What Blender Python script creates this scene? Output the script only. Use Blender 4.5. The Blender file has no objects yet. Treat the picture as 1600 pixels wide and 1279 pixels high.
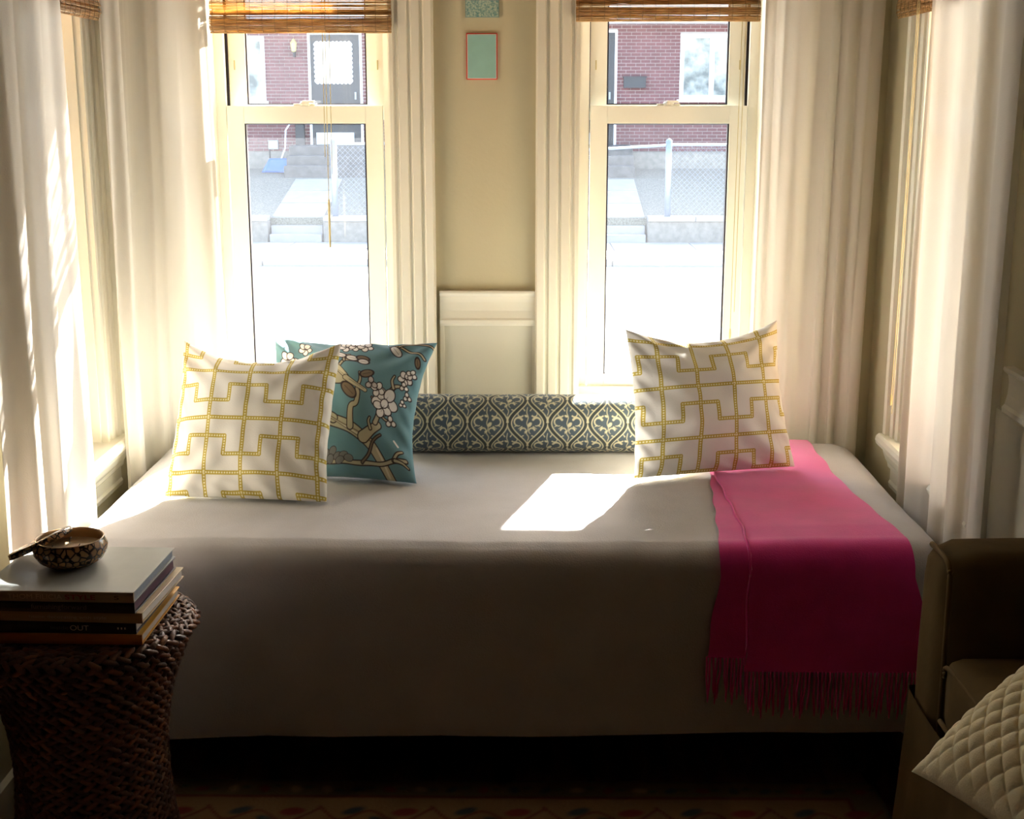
import bpy, bmesh, math, random
import numpy as np
from mathutils import Vector, Matrix, noise
from math import sin, cos, pi, radians, sqrt, exp

random.seed(7); RNG = np.random.RandomState(7)
SC = bpy.context.scene
COL = SC.collection

# ------------------------------------------------------------------ camera
cam_d = bpy.data.cameras.new('camera')
cam_d.sensor_width = 36.0; cam_d.lens = 36.0 * 2100 / 1600
cam_d.clip_start = 0.05; cam_d.clip_end = 500
cam = bpy.data.objects.new('camera', cam_d); COL.objects.link(cam)
cam.location = (0, 0, 1.6)
cam.rotation_euler = (radians(90 - 12.8), 0, radians(0.68))
SC.camera = cam

# ------------------------------------------------------------------ world, sun, exposure
SUN_AZ = radians(15.4)      # from +Y towards +X
SUN_EL = radians(36.4)
world = bpy.data.worlds.new('sky'); SC.world = world; world.use_nodes = True
wn = world.node_tree.nodes; wl = world.node_tree.links; wn.clear()
sky = wn.new('ShaderNodeTexSky'); sky.sky_type = 'NISHITA'; sky.sun_disc = False
sky.sun_elevation = SUN_EL; sky.sun_rotation = SUN_AZ; sky.air_density = 1.2; sky.dust_density = 2.5
bg = wn.new('ShaderNodeBackground'); bg.inputs['Strength'].default_value = 0.42
wo = wn.new('ShaderNodeOutputWorld')
wl.new(sky.outputs[0], bg.inputs[0]); wl.new(bg.outputs[0], wo.inputs[0])
sun_d = bpy.data.lights.new('sun', 'SUN'); sun_d.energy = 26.0; sun_d.angle = radians(0.6)
sun_d.color = (1.0, 0.98, 0.94)
sun = bpy.data.objects.new('sun', sun_d); COL.objects.link(sun)
sd = Vector((sin(SUN_AZ) * cos(SUN_EL), cos(SUN_AZ) * cos(SUN_EL), sin(SUN_EL)))
sun.rotation_euler = sd.to_track_quat('Z', 'Y').to_euler()
sun.location = sd * 60
SC.view_settings.view_transform = 'Standard'; SC.view_settings.look = 'None'
SC.view_settings.gamma = 1.0; SC.view_settings.use_curve_mapping = False
SC.view_settings.exposure = 1.55
SC.cycles.max_bounces = 12; SC.cycles.diffuse_bounces = 7; SC.cycles.transparent_max_bounces = 16
SC.cycles.sample_clamp_indirect = 8.0

# ------------------------------------------------------------------ helpers
def s2l(c):
    return tuple(((v / 255) / 12.92 if v / 255 <= .04045 else ((v / 255 + .055) / 1.055) ** 2.4) for v in c)

def mat(name, rgb, rough=.6, var=0.0, vscale=8, bump=0.0, bscale=60, metal=0.0, spec=.5, attr=None, aniso=None,
        sheen=0.0, trans=0.0, rgb2=None):
    """one procedural principled material; rgb in 0..255 sRGB"""
    m = bpy.data.materials.new(name); m.use_nodes = True
    nt = m.node_tree; n = nt.nodes; l = nt.links
    b = n['Principled BSDF']
    b.inputs['Roughness'].default_value = rough; b.inputs['Metallic'].default_value = metal
    b.inputs['Specular IOR Level'].default_value = spec
    if sheen: b.inputs['Sheen Weight'].default_value = sheen
    tc = n.new('ShaderNodeTexCoord')
    mp = n.new('ShaderNodeMapping'); l.new(tc.outputs['Object'], mp.inputs[0])
    if aniso: mp.inputs['Scale'].default_value = aniso
    c = s2l(rgb) + (1,)
    src = None
    if attr:
        a = n.new('ShaderNodeAttribute'); a.attribute_name = attr; src = a.outputs['Color']
    else:
        r = n.new('ShaderNodeRGB'); r.outputs[0].default_value = c; src = r.outputs[0]
    if var or rgb2:
        t = n.new('ShaderNodeTexNoise'); t.inputs['Scale'].default_value = vscale; t.inputs['Detail'].default_value = 5
        l.new(mp.outputs[0], t.inputs['Vector'])
        mx = n.new('ShaderNodeMix'); mx.data_type = 'RGBA'
        rp = n.new('ShaderNodeMapRange'); rp.inputs[1].default_value = .35; rp.inputs[2].default_value = .65
        l.new(t.outputs[0], rp.inputs[0]); l.new(rp.outputs[0], mx.inputs[0])
        l.new(src, mx.inputs[6])
        if rgb2:
            mx.inputs[7].default_value = s2l(rgb2) + (1,)
        else:
            mm = n.new('ShaderNodeMix'); mm.data_type = 'RGBA'; mm.blend_type = 'MULTIPLY'; mm.inputs[0].default_value = 1
            l.new(src, mm.inputs[6]); mm.inputs[7].default_value = (1 - var,) * 3 + (1,)
            l.new(mm.outputs[2], mx.inputs[7])
        src = mx.outputs[2]
    l.new(src, b.inputs['Base Color'])
    if bump:
        t2 = n.new('ShaderNodeTexNoise'); t2.inputs['Scale'].default_value = bscale; t2.inputs['Detail'].default_value = 4
        l.new(mp.outputs[0], t2.inputs['Vector'])
        bp = n.new('ShaderNodeBump'); bp.inputs['Strength'].default_value = bump; bp.inputs['Distance'].default_value = .004
        l.new(t2.outputs[0], bp.inputs['Height']); l.new(bp.outputs[0], b.inputs['Normal'])
    if trans:
        tr = n.new('ShaderNodeBsdfTranslucent'); l.new(src, tr.inputs[0])
        ms = n.new('ShaderNodeMixShader'); ms.inputs[0].default_value = trans
        l.new(b.outputs[0], ms.inputs[1]); l.new(tr.outputs[0], ms.inputs[2])
        l.new(ms.outputs[0], n['Material Output'].inputs[0])
    return m

def weave(name, rgb, attr=None, scale=900, rgb2=None, var=.0, vscale=5, trans=0, sheen=.15, strength=.35):
    m = mat(name, rgb, rough=.9, var=var, vscale=vscale, spec=.15, attr=attr, sheen=sheen, trans=trans, rgb2=rgb2)
    nt = m.node_tree; n = nt.nodes; l = nt.links; tc = [x for x in n if x.type == 'TEX_COORD'][0]
    w1 = n.new('ShaderNodeTexNoise'); w1.inputs['Scale'].default_value = scale / 4; w1.inputs['Detail'].default_value = 3
    l.new(tc.outputs['Object'], w1.inputs['Vector'])
    bp = n.new('ShaderNodeBump'); bp.inputs['Strength'].default_value = strength; bp.inputs['Distance'].default_value = .002
    l.new(w1.outputs[0], bp.inputs['Height']); l.new(bp.outputs[0], n['Principled BSDF'].inputs['Normal'])
    return m

def newobj(name, me, m=None, parent=None, smooth=False):
    if m is not None and not me.materials: me.materials.append(m)
    if smooth:
        me.polygons.foreach_set('use_smooth', np.ones(len(me.polygons), bool))
    o = bpy.data.objects.new(name, me); COL.objects.link(o)
    if parent is not None: o.parent = parent
    return o

def pyobj(name, v, f, m=None, parent=None, smooth=False):
    me = bpy.data.meshes.new(name)
    me.from_pydata([tuple(map(float, p)) for p in v], [], f); me.update()
    return newobj(name, me, m, parent, smooth)

def tag(o, label=None, cat=None, group=None, kind=None):
    if label: o['label'] = label
    if cat: o['category'] = cat
    if group: o['group'] = group
    if kind: o['kind'] = kind
    return o

def empty(name, loc=(0, 0, 0), rz=0, label=None, cat=None, group=None, kind=None, rot=None):
    o = bpy.data.objects.new(name, None); COL.objects.link(o); o.location = loc
    o.rotation_euler = rot if rot else (0, 0, rz); o.empty_display_size = .05
    return tag(o, label, cat, group, kind)

class MB:
    """mesh collector"""
    def __init__(s): s.v = []; s.f = []
    def add(s, v, f):
        k = len(s.v); s.v += [tuple(p) for p in v]; s.f += [tuple(i + k for i in q) for q in f]; return s
    def box(s, a, b):
        x0, y0, z0 = a; x1, y1, z1 = b
        return s.add([(x0, y0, z0), (x1, y0, z0), (x1, y1, z0), (x0, y1, z0), (x0, y0, z1), (x1, y0, z1), (x1, y1, z1), (x0, y1, z1)],
                     [(0, 3, 2, 1), (4, 5, 6, 7), (0, 1, 5, 4), (1, 2, 6, 5), (2, 3, 7, 6), (3, 0, 4, 7)])
    def tube(s, pts, r, n=8, cap=True):
        pts = [Vector(p) for p in pts]; rings = []
        rr = r if isinstance(r, (list, tuple)) else [r] * len(pts)
        up = Vector((0, 0, 1))
        for i, p in enumerate(pts):
            d = (pts[min(i + 1, len(pts) - 1)] - pts[max(i - 1, 0)]).normalized()
            a = d.cross(up)
            if a.length < .1: a = d.cross(Vector((1, 0, 0)))
            a.normalize(); b = d.cross(a)
            rings.append([p + (a * cos(2 * pi * k / n) + b * sin(2 * pi * k / n)) * rr[i] for k in range(n)])
        v = [q for g in rings for q in g]; f = []
        for i in range(len(pts) - 1):
            for k in range(n):
                f.append((i * n + k, i * n + (k + 1) % n, (i + 1) * n + (k + 1) % n, (i + 1) * n + k))
        if cap:
            f.append(tuple(range(n))[::-1]); f.append(tuple((len(pts) - 1) * n + k for k in range(n)))
        return s.add(v, f)
    def lathe(s, prof, n=32, c=(0, 0, 0)):
        v = []; f = []
        for r, z in prof:
            for k in range(n):
                v.append((c[0] + r * cos(2 * pi * k / n), c[1] + r * sin(2 * pi * k / n), c[2] + z))
        for i in range(len(prof) - 1):
            for k in range(n):
                f.append((i * n + k, i * n + (k + 1) % n, (i + 1) * n + (k + 1) % n, (i + 1) * n + k))
        return s.add(v, f)
    def extrude(s, prof, p0, p1, ax, ay):
        """closed 2-D profile swept from p0 to p1; profile axes ax, ay"""
        p0, p1, ax, ay = map(Vector, (p0, p1, ax, ay)); n = len(prof)
        v = [p0 + ax * a + ay * b for a, b in prof] + [p1 + ax * a + ay * b for a, b in prof]
        f = [(k, (k + 1) % n, n + (k + 1) % n, n + k) for k in range(n)]
        f += [tuple(range(n))[::-1], tuple(range(n, 2 * n))]
        return s.add(v, f)
    def build(s, name, m=None, parent=None, smooth=False, bevel=0, fix=True):
        me = bpy.data.meshes.new(name); me.from_pydata([tuple(map(float, p)) for p in s.v], [], s.f)
        if fix or bevel:
            bm = bmesh.new(); bm.from_mesh(me)
            bmesh.ops.recalc_face_normals(bm, faces=bm.faces)
            if bevel:
                es = [e for e in bm.edges if len(e.link_faces) == 2 and e.calc_face_angle(0) > .6]
                bmesh.ops.bevel(bm, geom=es, offset=bevel, segments=2, affect='EDGES', profile=.6, clamp_overlap=True)
            bm.to_mesh(me); bm.free()
        me.update()
        return newobj(name, me, m, parent, smooth)

def grid_mesh(name, P, m, parent=None, smooth=True, colors=None, closed_u=False, extra=None, stack=None):
    """P: array (N,M,3) -> mesh. colors: (N,M,3). stack: further (P, colors) grids put into the same mesh"""
    vs = []; fs = []; cs = []
    base = 0
    for (Q, C) in [(P, colors)] + (stack or []):
        N, M = Q.shape[:2]
        vs.append(Q.reshape(-1, 3))
        idx = np.arange(N * M).reshape(N, M) + base
        if closed_u: idx = np.concatenate([idx, idx[:1]], 0)
        q = np.stack([idx[:-1, :-1], idx[1:, :-1], idx[1:, 1:], idx[:-1, 1:]], -1).reshape(-1, 4)
        fs.append(q); base += N * M
        if C is not None: cs.append(C.reshape(-1, 3))
    V = np.concatenate(vs).astype(np.float32); F = np.concatenate(fs).astype(np.int32)
    me = bpy.data.meshes.new(name)
    me.vertices.add(len(V)); me.vertices.foreach_set('co', V.ravel())
    me.loops.add(F.size); me.loops.foreach_set('vertex_index', F.ravel())
    me.polygons.add(len(F)); me.polygons.foreach_set('loop_start', np.arange(0, F.size, 4, dtype=np.int32))
    me.update(calc_edges=True); me.validate()
    if cs:
        C = np.concatenate(cs); a = me.color_attributes.new('print', 'FLOAT_COLOR', 'POINT')
        a.data.foreach_set('color', np.concatenate([C, np.ones((len(C), 1))], 1).astype(np.float32).ravel())
    return newobj(name, me, m, parent, smooth)

def fbm(x, y, seed=0, octaves=3, scale=1.0):
    """cheap smooth noise on arrays"""
    r = np.random.RandomState(seed); out = np.zeros_like(x, dtype=float); a = 1.0; s = scale
    for o in range(octaves):
        for k in range(4):
            th = r.uniform(0, 2 * pi); ph = r.uniform(0, 2 * pi); ph2 = r.uniform(0, 2 * pi)
            kx, ky = cos(th) * s, sin(th) * s
            out += a * .35 * np.sin(kx * x + ky * y + ph + .8 * np.sin(ky * x * .7 - kx * y * .7 + ph2))
        a *= .5; s *= 2.1
    return out

class Canvas:
    """flat print painted on the vertices of a fine cloth grid; gx, gy are the print's own coordinates"""
    def __init__(s, gx, gy, base, px):
        s.x = gx; s.y = gy; s.px = px
        s.c = np.empty(gx.shape + (3,)); s.c[:] = s2l(base)
    def _mix(s, a, rgb):
        a = np.clip(a, 0, 1)[..., None]; s.c = s.c * (1 - a) + np.array(s2l(rgb)) * a
    def sdl(s, p, q):
        dx, dy = q[0] - p[0], q[1] - p[1]; L = dx * dx + dy * dy + 1e-12
        t = np.clip(((s.x - p[0]) * dx + (s.y - p[1]) * dy) / L, 0, 1)
        return np.hypot(s.x - p[0] - t * dx, s.y - p[1] - t * dy), t
    def line(s, pts, w, rgb, w2=None, out=None, ow=0):
        d = np.full(s.x.shape, 1e9); n = len(pts) - 1
        for i in range(n):
            di, t = s.sdl(pts[i], pts[i + 1])
            ww = w if w2 is None else (w + (w2 - w) * (i + t) / n)
            d = np.minimum(d, di - ww / 2)
        if out is not None: s._mix(.5 - (d - ow) / s.px, out)
        s._mix(.5 - d / s.px, rgb)
    def ell(s, cx, cy, rx, ry, rot, rgb, out=None, ow=0):
        c, n = cos(rot), sin(rot)
        u = (s.x - cx) * c + (s.y - cy) * n; v = -(s.x - cx) * n + (s.y - cy) * c
        k = np.sqrt((u / rx) ** 2 + (v / ry) ** 2) - 1; d = k * min(rx, ry)
        if out is not None: s._mix(.5 - (d - ow) / s.px, out)
        s._mix(.5 - d / s.px, rgb)

def curve(pts, n=8):
    """Catmull-Rom through pts"""
    P = [pts[0]] + list(pts) + [pts[-1]]; o = []
    for i in range(1, len(P) - 2):
        for k in range(n):
            t = k / n
            o.append(tuple(.5 * ((2 * P[i][j]) + (-P[i - 1][j] + P[i + 1][j]) * t + (2 * P[i - 1][j] - 5 * P[i][j] + 4 * P[i + 1][j] - P[i + 2][j]) * t * t
                                 + (-P[i - 1][j] + 3 * P[i][j] - 3 * P[i + 1][j] + P[i + 2][j]) * t ** 3) for j in range(len(pts[0]))))
    o.append(tuple(pts[-1])); return o

def text_part(name, s, size, m, parent, loc, rot, width=None):
    cu = bpy.data.curves.new(name, 'FONT'); cu.body = s; cu.size = size; cu.extrude = .0002
    tmp = bpy.data.objects.new(name + '_tmp', cu); COL.objects.link(tmp)
    dg = bpy.context.evaluated_depsgraph_get(); me = bpy.data.meshes.new_from_object(tmp.evaluated_get(dg))
    COL.objects.unlink(tmp); bpy.data.objects.remove(tmp)
    me.name = name; me.materials.clear()
    xs = [v.co.x for v in me.vertices]
    if width: 
        k = width / (max(xs) - min(xs))
        for v in me.vertices: v.co.x *= k
    o = newobj(name, me, m, parent); o.location = loc; o.rotation_euler = rot
    return o

# ------------------------------------------------------------------ materials
M = {}
M['wall'] = mat('wall_paint', (198, 191, 160), .75, var=.06, vscale=3, bump=.15, bscale=90)
M['wainscot'] = mat('wainscot_paint', (216, 214, 198), .6, var=.04, vscale=4, bump=.1, bscale=70)
M['trim'] = mat('cream_trim_paint', (230, 227, 211), .45, var=.04, vscale=5, bump=.08, bscale=60)
M['vinyl'] = mat('window_vinyl', (236, 233, 218), .4, var=.02, vscale=5)
M['gasket'] = mat('black_gasket', (28, 18, 26), .6, var=.1, vscale=20)
M['room'] = mat('room_wall_paint', (164, 134, 98), .85, var=.05, vscale=3)
M['roomceil'] = mat('room_ceiling_paint', (170, 150, 120), .9, var=.05)
M['ceil'] = mat('ceiling_paint', (205, 200, 185), .9, var=.03, vscale=3)
M['plank'] = mat('oak_plank', (120, 72, 38), .4, var=.45, vscale=5, bump=.2, bscale=30, aniso=(9, .6, 1))
M['sub'] = mat('subfloor', (40, 28, 20), .9, var=.2)
M['cloth'] = weave('drop_cloth_canvas', (190, 187, 185), scale=1000, var=.08, vscale=9, strength=.5)
M['pink'] = weave('pink_wool', (224, 50, 144), scale=1400, var=.1, vscale=14, sheen=.5)
M['curtain'] = weave('curtain_linen', (222, 215, 202), scale=1400, trans=.30, strength=.25)
M['print_y'] = weave('yellow_key_print', (230, 226, 214), attr='print', scale=1600, strength=.25)
M['print_b'] = weave('blue_blossom_print', (90, 130, 140), attr='print', scale=1600, strength=.25)
M['print_g'] = weave('grey_damask_print', (90, 100, 105), attr='print', scale=1600, strength=.25)
M['rug'] = weave('rug_wool', (120, 90, 60), attr='print', scale=500, strength=.6)
M['dark'] = mat('dark_steel', (30, 28, 27), .5, metal=.6, var=.1)
M['boxspring'] = mat('box_spring_cloth', (60, 56, 52), .9, var=.1)
M['seagrass'] = mat('seagrass', (80, 50, 34), .38, attr='print', var=.25, vscale=60, bump=.3, bscale=200)
M['core'] = mat('stool_core', (22, 14, 10), .9, var=.1)
M['velvet'] = mat('olive_velvet', (96, 78, 50), .95, var=.22, vscale=7, spec=.02, bump=.2, bscale=40)
M['velvet2'] = mat('olive_velvet_piping', (106, 86, 56), .9, var=.15, vscale=12, spec=.05)
M['quilt'] = weave('cream_matelasse', (222, 207, 164), scale=1200, var=.06, vscale=10, strength=.4)
M['reed'] = mat('bamboo_reed', (220, 186, 128), .45, var=.45, vscale=26, aniso=(1, 1, 9), trans=.5, rgb2=(172, 136, 84))
M['thread'] = mat('shade_thread', (150, 130, 90), .8, var=.1)
M['cord'] = mat('shade_cord', (205, 190, 140), .8, var=.1)
M['tan_lining'] = mat('bowl_lining', (196, 160, 112), .35, var=.1)

# pane: clear thin glass with a film of dust that the sun lights up
def glass_mat(name, dust):
    m = bpy.data.materials.new(name); m.use_nodes = True; nt = m.node_tree; n = nt.nodes; l = nt.links; n.clear()
    out = n.new('ShaderNodeOutputMaterial'); tr = n.new('ShaderNodeBsdfTransparent'); gl = n.new('ShaderNodeBsdfGlossy')
    gl.inputs['Roughness'].default_value = .02
    fr = n.new('ShaderNodeFresnel'); fr.inputs[0].default_value = 1.35
    mx = n.new('ShaderNodeMixShader'); l.new(fr.outputs[0], mx.inputs[0]); l.new(tr.outputs[0], mx.inputs[1]); l.new(gl.outputs[0], mx.inputs[2])
    df = n.new('ShaderNodeBsdfTranslucent'); df.inputs[0].default_value = (.9, .93, 1, 1)
    tc = n.new('ShaderNodeTexCoord'); t1 = n.new('ShaderNodeTexNoise'); t1.inputs['Scale'].default_value = 420; t1.inputs['Detail'].default_value = 2
    l.new(tc.outputs['Object'], t1.inputs['Vector'])
    mr = n.new('ShaderNodeMapRange'); mr.inputs[1].default_value = .6; mr.inputs[2].default_value = .8
    mr.inputs[3].default_value = dust; mr.inputs[4].default_value = dust * 4; l.new(t1.outputs[0], mr.inputs[0])
    m2 = n.new('ShaderNodeMixShader'); l.new(mr.outputs[0], m2.inputs[0]); l.new(mx.outputs[0], m2.inputs[1]); l.new(df.outputs[0], m2.inputs[2])
    l.new(m2.outputs[0], out.inputs[0]); return m
M['glass'] = glass_mat('dusty_glass', .008)
M['glass_low'] = glass_mat('dustier_glass', .014)

# ------------------------------------------------------------------ room shell
WX0, WX1, WY = -1.16, 1.03, 3.98       # bay: left, right and back wall faces
BAYY = 2.62                            # where the bay opens into the room
RX0, RX1, RY0 = -2.9, 3.0, -3.4
HC = 2.75
W1C, W2C, WH = -.668, .4175, .27       # back window centres, half opening
SW_C = 3.27                            # side windows' centre along the wall
Z0, Z1 = .70, 2.42
T = .24

def struct(mb, name, m, parent=None, **k):
    o = mb.build(name, m, parent, **k)
    if parent is None: o['kind'] = 'structure'
    return o

b = MB()
ye = WY + T
for x0, x1 in ((WX0 - T, W1C - WH), (W1C + WH, W2C - WH), (W2C + WH, WX1 + T)): b.box((x0, WY, Z0), (x1, ye, Z1))
b.box((WX0 - T, WY, -1.2), (WX1 + T, ye, Z0)); b.box((WX0 - T, WY, Z1), (WX1 + T, ye, HC))
struct(b, 'wall_back', M['wall'])
for nm, x, sgn in (('wall_left', WX0, -1), ('wall_right', WX1, 1)):
    b = MB(); xa, xb = sorted((x, x + sgn * T))
    b.box((xa, BAYY, Z0), (xb, SW_C - WH, Z1)); b.box((xa, SW_C + WH, Z0), (xb, WY - .0005, Z1))
    b.box((xa, BAYY, -1.2), (xb, WY - .0005, Z0)); b.box((xa, BAYY, Z1), (xb, WY - .0005, HC))
    struct(b, nm, M['wall'])
struct(MB().box((RX0, BAYY, -1.2), (WX0 - T, BAYY + T, HC)), 'wall_bay_left', M['room'])
struct(MB().box((WX1 + T, BAYY, -1.2), (RX1, BAYY + T, HC)), 'wall_bay_right', M['room'])
struct(MB().box((RX0 - T, RY0, -1.2), (RX0, BAYY + T, HC)), 'wall_room_left', M['room'])
struct(MB().box((RX1, RY0, -1.2), (RX1 + T, BAYY + T, HC)), 'wall_room_right', M['room'])
struct(MB().box((RX0 - T, RY0 - T, -1.2), (RX1 + T, RY0, HC)), 'wall_rear', M['room'])
struct(MB().box((RX0 - T, RY0 - T, HC), (RX1 + T, WY + T, HC + .2)), 'ceiling', M['roomceil'])
fl = struct(MB().box((RX0, RY0, -.2), (RX1, WY, -.016)), 'floor', M['sub'])
pb = MB().box((0, RY0, -.016), (.094, WY, 0)).build('plank', M['plank'], fl, bevel=.0012)
nP = int((RX1 - RX0) / .0955)
for i in range(nP):
    o = pb if i == 0 else pb.copy()
    if i: COL.objects.link(o); o.parent = fl
    o.location.x = RX0 + i * .0955

# chair rail and wainscot between the back windows; right-hand rail
def rail_prof():
    return [(0, 0), (.0, .105), (.022, .105), (.024, .099), (.020, .094), (.012, .088), (.009, .070), (.010, .045), (.015, .024), (.020, .018), (.020, .008), (.012, 0)]
cx0, cx1 = W1C + WH + .136, W2C - WH - .122
struct(MB().extrude(rail_prof(), (cx0, WY - .004, .955), (cx1, WY - .004, .955), (0, -1, 0), (0, 0, 1)), 'trim_1', M['trim'])
struct(MB().box((cx0, WY - .006, .0), (cx1, WY, .955)), 'trim_2', M['wainscot'])
# pair of thin beads that frame the panel
b = MB(); b.box((cx0, WY - .014, .0), (cx0 + .012, WY - .006, .955)); b.box((cx1 - .012, WY - .014, .0), (cx1, WY - .006, .955))
struct(b, 'trim_3', M['trim'])
struct(MB().extrude(rail_prof(), (WX1 - .002, BAYY - .02, .955), (WX1 - .002, 2.80, .955), (-1, 0, 0), (0, 0, 1)), 'trim_4', M['trim'])
b = MB(); b.box((WX1 - .008, BAYY - .02, 0), (WX1, SW_C - WH - .13, .955)); struct(b, 'trim_5', M['wainscot'])
struct(MB().extrude(rail_prof(), (WX0 + .002, BAYY - .02, .955), (WX0 + .002, SW_C - WH - .14, .955), (1, 0, 0), (0, 0, 1)), 'trim_6', M['trim'])
struct(MB().box((WX0, WY - .02, 0), (WX1, WY - .0065, .14)), 'baseboard_back', M['trim'])
struct(MB().box((WX0, BAYY, 0), (WX0 + .018, WY - .02, .14)), 'baseboard_left', M['trim'])
struct(MB().box((WX1 - .018, BAYY, 0), (WX1, WY - .02, .14)), 'baseboard_right', M['trim'])

# ------------------------------------------------------------------ windows
CAS = [(0, 0), (0, .018), (.010, .020), (.016, .014), (.024, .014), (.027, .022), (.050, .024), (.054, .018), (.060, .018), (.064, .026),
       (.086, .028), (.090, .022), (.096, .022), (.101, .036), (.121, .038), (.126, .030), (.126, 0)]
def window(n, loc, rz):
    """local: x across, +y out through the wall, z up"""
    w = empty(f'window_{n}', loc, rz); w['kind'] = 'structure'
    cl = MB().extrude([(-WH - a, -d) for a, d in CAS], (0, 0, Z0), (0, 0, Z1 + .002), (1, 0, 0), (0, 1, 0)).build('casing', M['trim'], w)
    MB().extrude([(WH + a, -d) for a, d in CAS], (0, 0, Z0), (0, 0, Z1 + .002), (1, 0, 0), (0, 1, 0)).build('casing', M['trim'], w)
    MB().extrude([(a, -d) for a, d in CAS], (-WH - .126, 0, Z1), (WH + .126, 0, Z1), (0, 0, 1), (0, 1, 0)).build('head_casing', M['trim'], w)
    st = MB().extrude([(-.052, .003), (-.046, -.003), (.115, 0), (.115, .03), (-.046, .032), (-.053, .026), (-.056, .014)],
                      (-WH - .128, 0, Z0 - .03), (WH + .128, 0, Z0 - .03), (0, 1, 0), (0, 0, 1)).build('sill', M['trim'], w)
    MB().extrude([(0, 0), (-.012, 0), (-.014, .012), (-.010, .02), (-.010, .05), (-.018, .058), (-.02, .07), (-.026, .08), (-.034, .1), (-.036, .12), (0, .12)],
                 (-WH - .12, 0, Z0 - .15), (WH + .12, 0, Z0 - .15), (0, 1, 0), (0, 0, 1)).build('apron', M['trim'], w)
    j = MB()
    for s in (-1, 1):
        j.box((min(s * WH, s * (WH - .006)), 0, Z0), (max(s * WH, s * (WH - .006)), T, Z1))
        x0, x1 = sorted((s * (WH - .006), s * .2365)); j.box((x0, .128, Z0), (x1, .15, Z1)); x0, x1 = sorted((s * (WH - .006), s * .2332)); j.box((x0, .175, Z0), (x1, T - .02, Z1))
    j.box((-WH, .0, Z1 - .006), (WH, T, Z1)); j.box((-WH + .006, .1, Z0 - .0), (WH - .006, T + .03, Z0 + .046))
    j.build('jamb', M['vinyl'], w)
    ws = MB()
    for s in (-1, 1):
        x0, x1 = sorted((s * (WH - .007), s * .2325)); ws.box((x0, .169, Z0 + .046), (x1, .1745, Z1 - .006))
    ws.build('weatherstrip', M['gasket'], w)
    def sash(nm, y0, y1, z0, z1, sw, rt, rb, gm, gx=.182):
        m = MB(); hw = .2325
        m.box((-hw, y0, z0), (-gx, y1, z1)); m.box((gx, y0, z0), (hw, y1, z1))
        m.box((-gx, y0, z0), (gx, y1, z0 + rb)); m.box((-gx, y0, z1 - rt), (gx, y1, z1))
        so = m.build(nm, M['vinyl'], w, bevel=.0015)
        g = MB(); t = .0045; a0, a1 = z0 + rb, z1 - rt; ym = y0 + .006
        g.box((-gx, ym, a0), (-gx + t, y1 - .006, a1)); g.box((gx - t, ym, a0), (gx, y1 - .006, a1))
        g.box((-gx + t, ym, a0), (gx - t, y1 - .006, a0 + t * .7)); g.box((-gx + t, ym, a1 - t * .7), (gx - t, y1 - .006, a1))
        g.build('gasket', M['gasket'], so)
        yy = (y0 + y1) / 2
        pyobj('pane', [(-gx, yy, a0), (gx, yy, a0), (gx, yy, a1), (-gx, yy, a1)], [(0, 1, 2, 3)], gm, so)
        return so
    lo = sash('lower_sash', .12, .15, .748, 1.595, .05, .052, .034, M['glass_low'])
    up = sash('upper_sash', .178, .205, 1.553, Z1 - .008, .05, .04, .045, M['glass'])
    lk = MB(); lk.lathe([(0, .012), (.012, .012), (.016, .008), (.018, 0)], 16, (0, .135, 1.595)); lk.box((-.034, .128, 1.595), (.034, .146, 1.601)); lk.box((-.006, .120, 1.603), (.03, .132, 1.610))
    lk.build('sash_lock', M['vinyl'], lo, bevel=.001)
    for s in (-1, 1):
        MB().box((s * .215 - .0018, .174, 1.70), (s * .215 + .0018, .178, 1.728)).build('vent_latch', M['cord'], up, bevel=.001)
    return w
window(1, (W1C, WY, 0), 0)
window(2, (W2C, WY, 0), 0)
window(3, (WX0, SW_C, 0), pi / 2)
window(4, (WX1, SW_C, 0), -pi / 2)

# awning outside over the right back window, added unseen to shade its upper sash
aw = empty('window_awning', (.56, WY + T, 2.60), 0, 'added unseen awning outside above the right-hand back window', 'awning')
MB().extrude([(0, .34), (1.362, .02), (1.362, -.02), (1.352, -.02), (1.352, .01), (0, .33)], (-.60, 0, 0), (.68, 0, 0), (0, 1, 0), (0, 0, 1)).build('canvas', mat('sunblocker_canvas', (70, 90, 80), .9, var=.1), aw)
for s in (-.58, .66): MB().tube([(s, 0, .0), (s, 1.351, .0)], .012).build('arm', M['dark'], aw)

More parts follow.
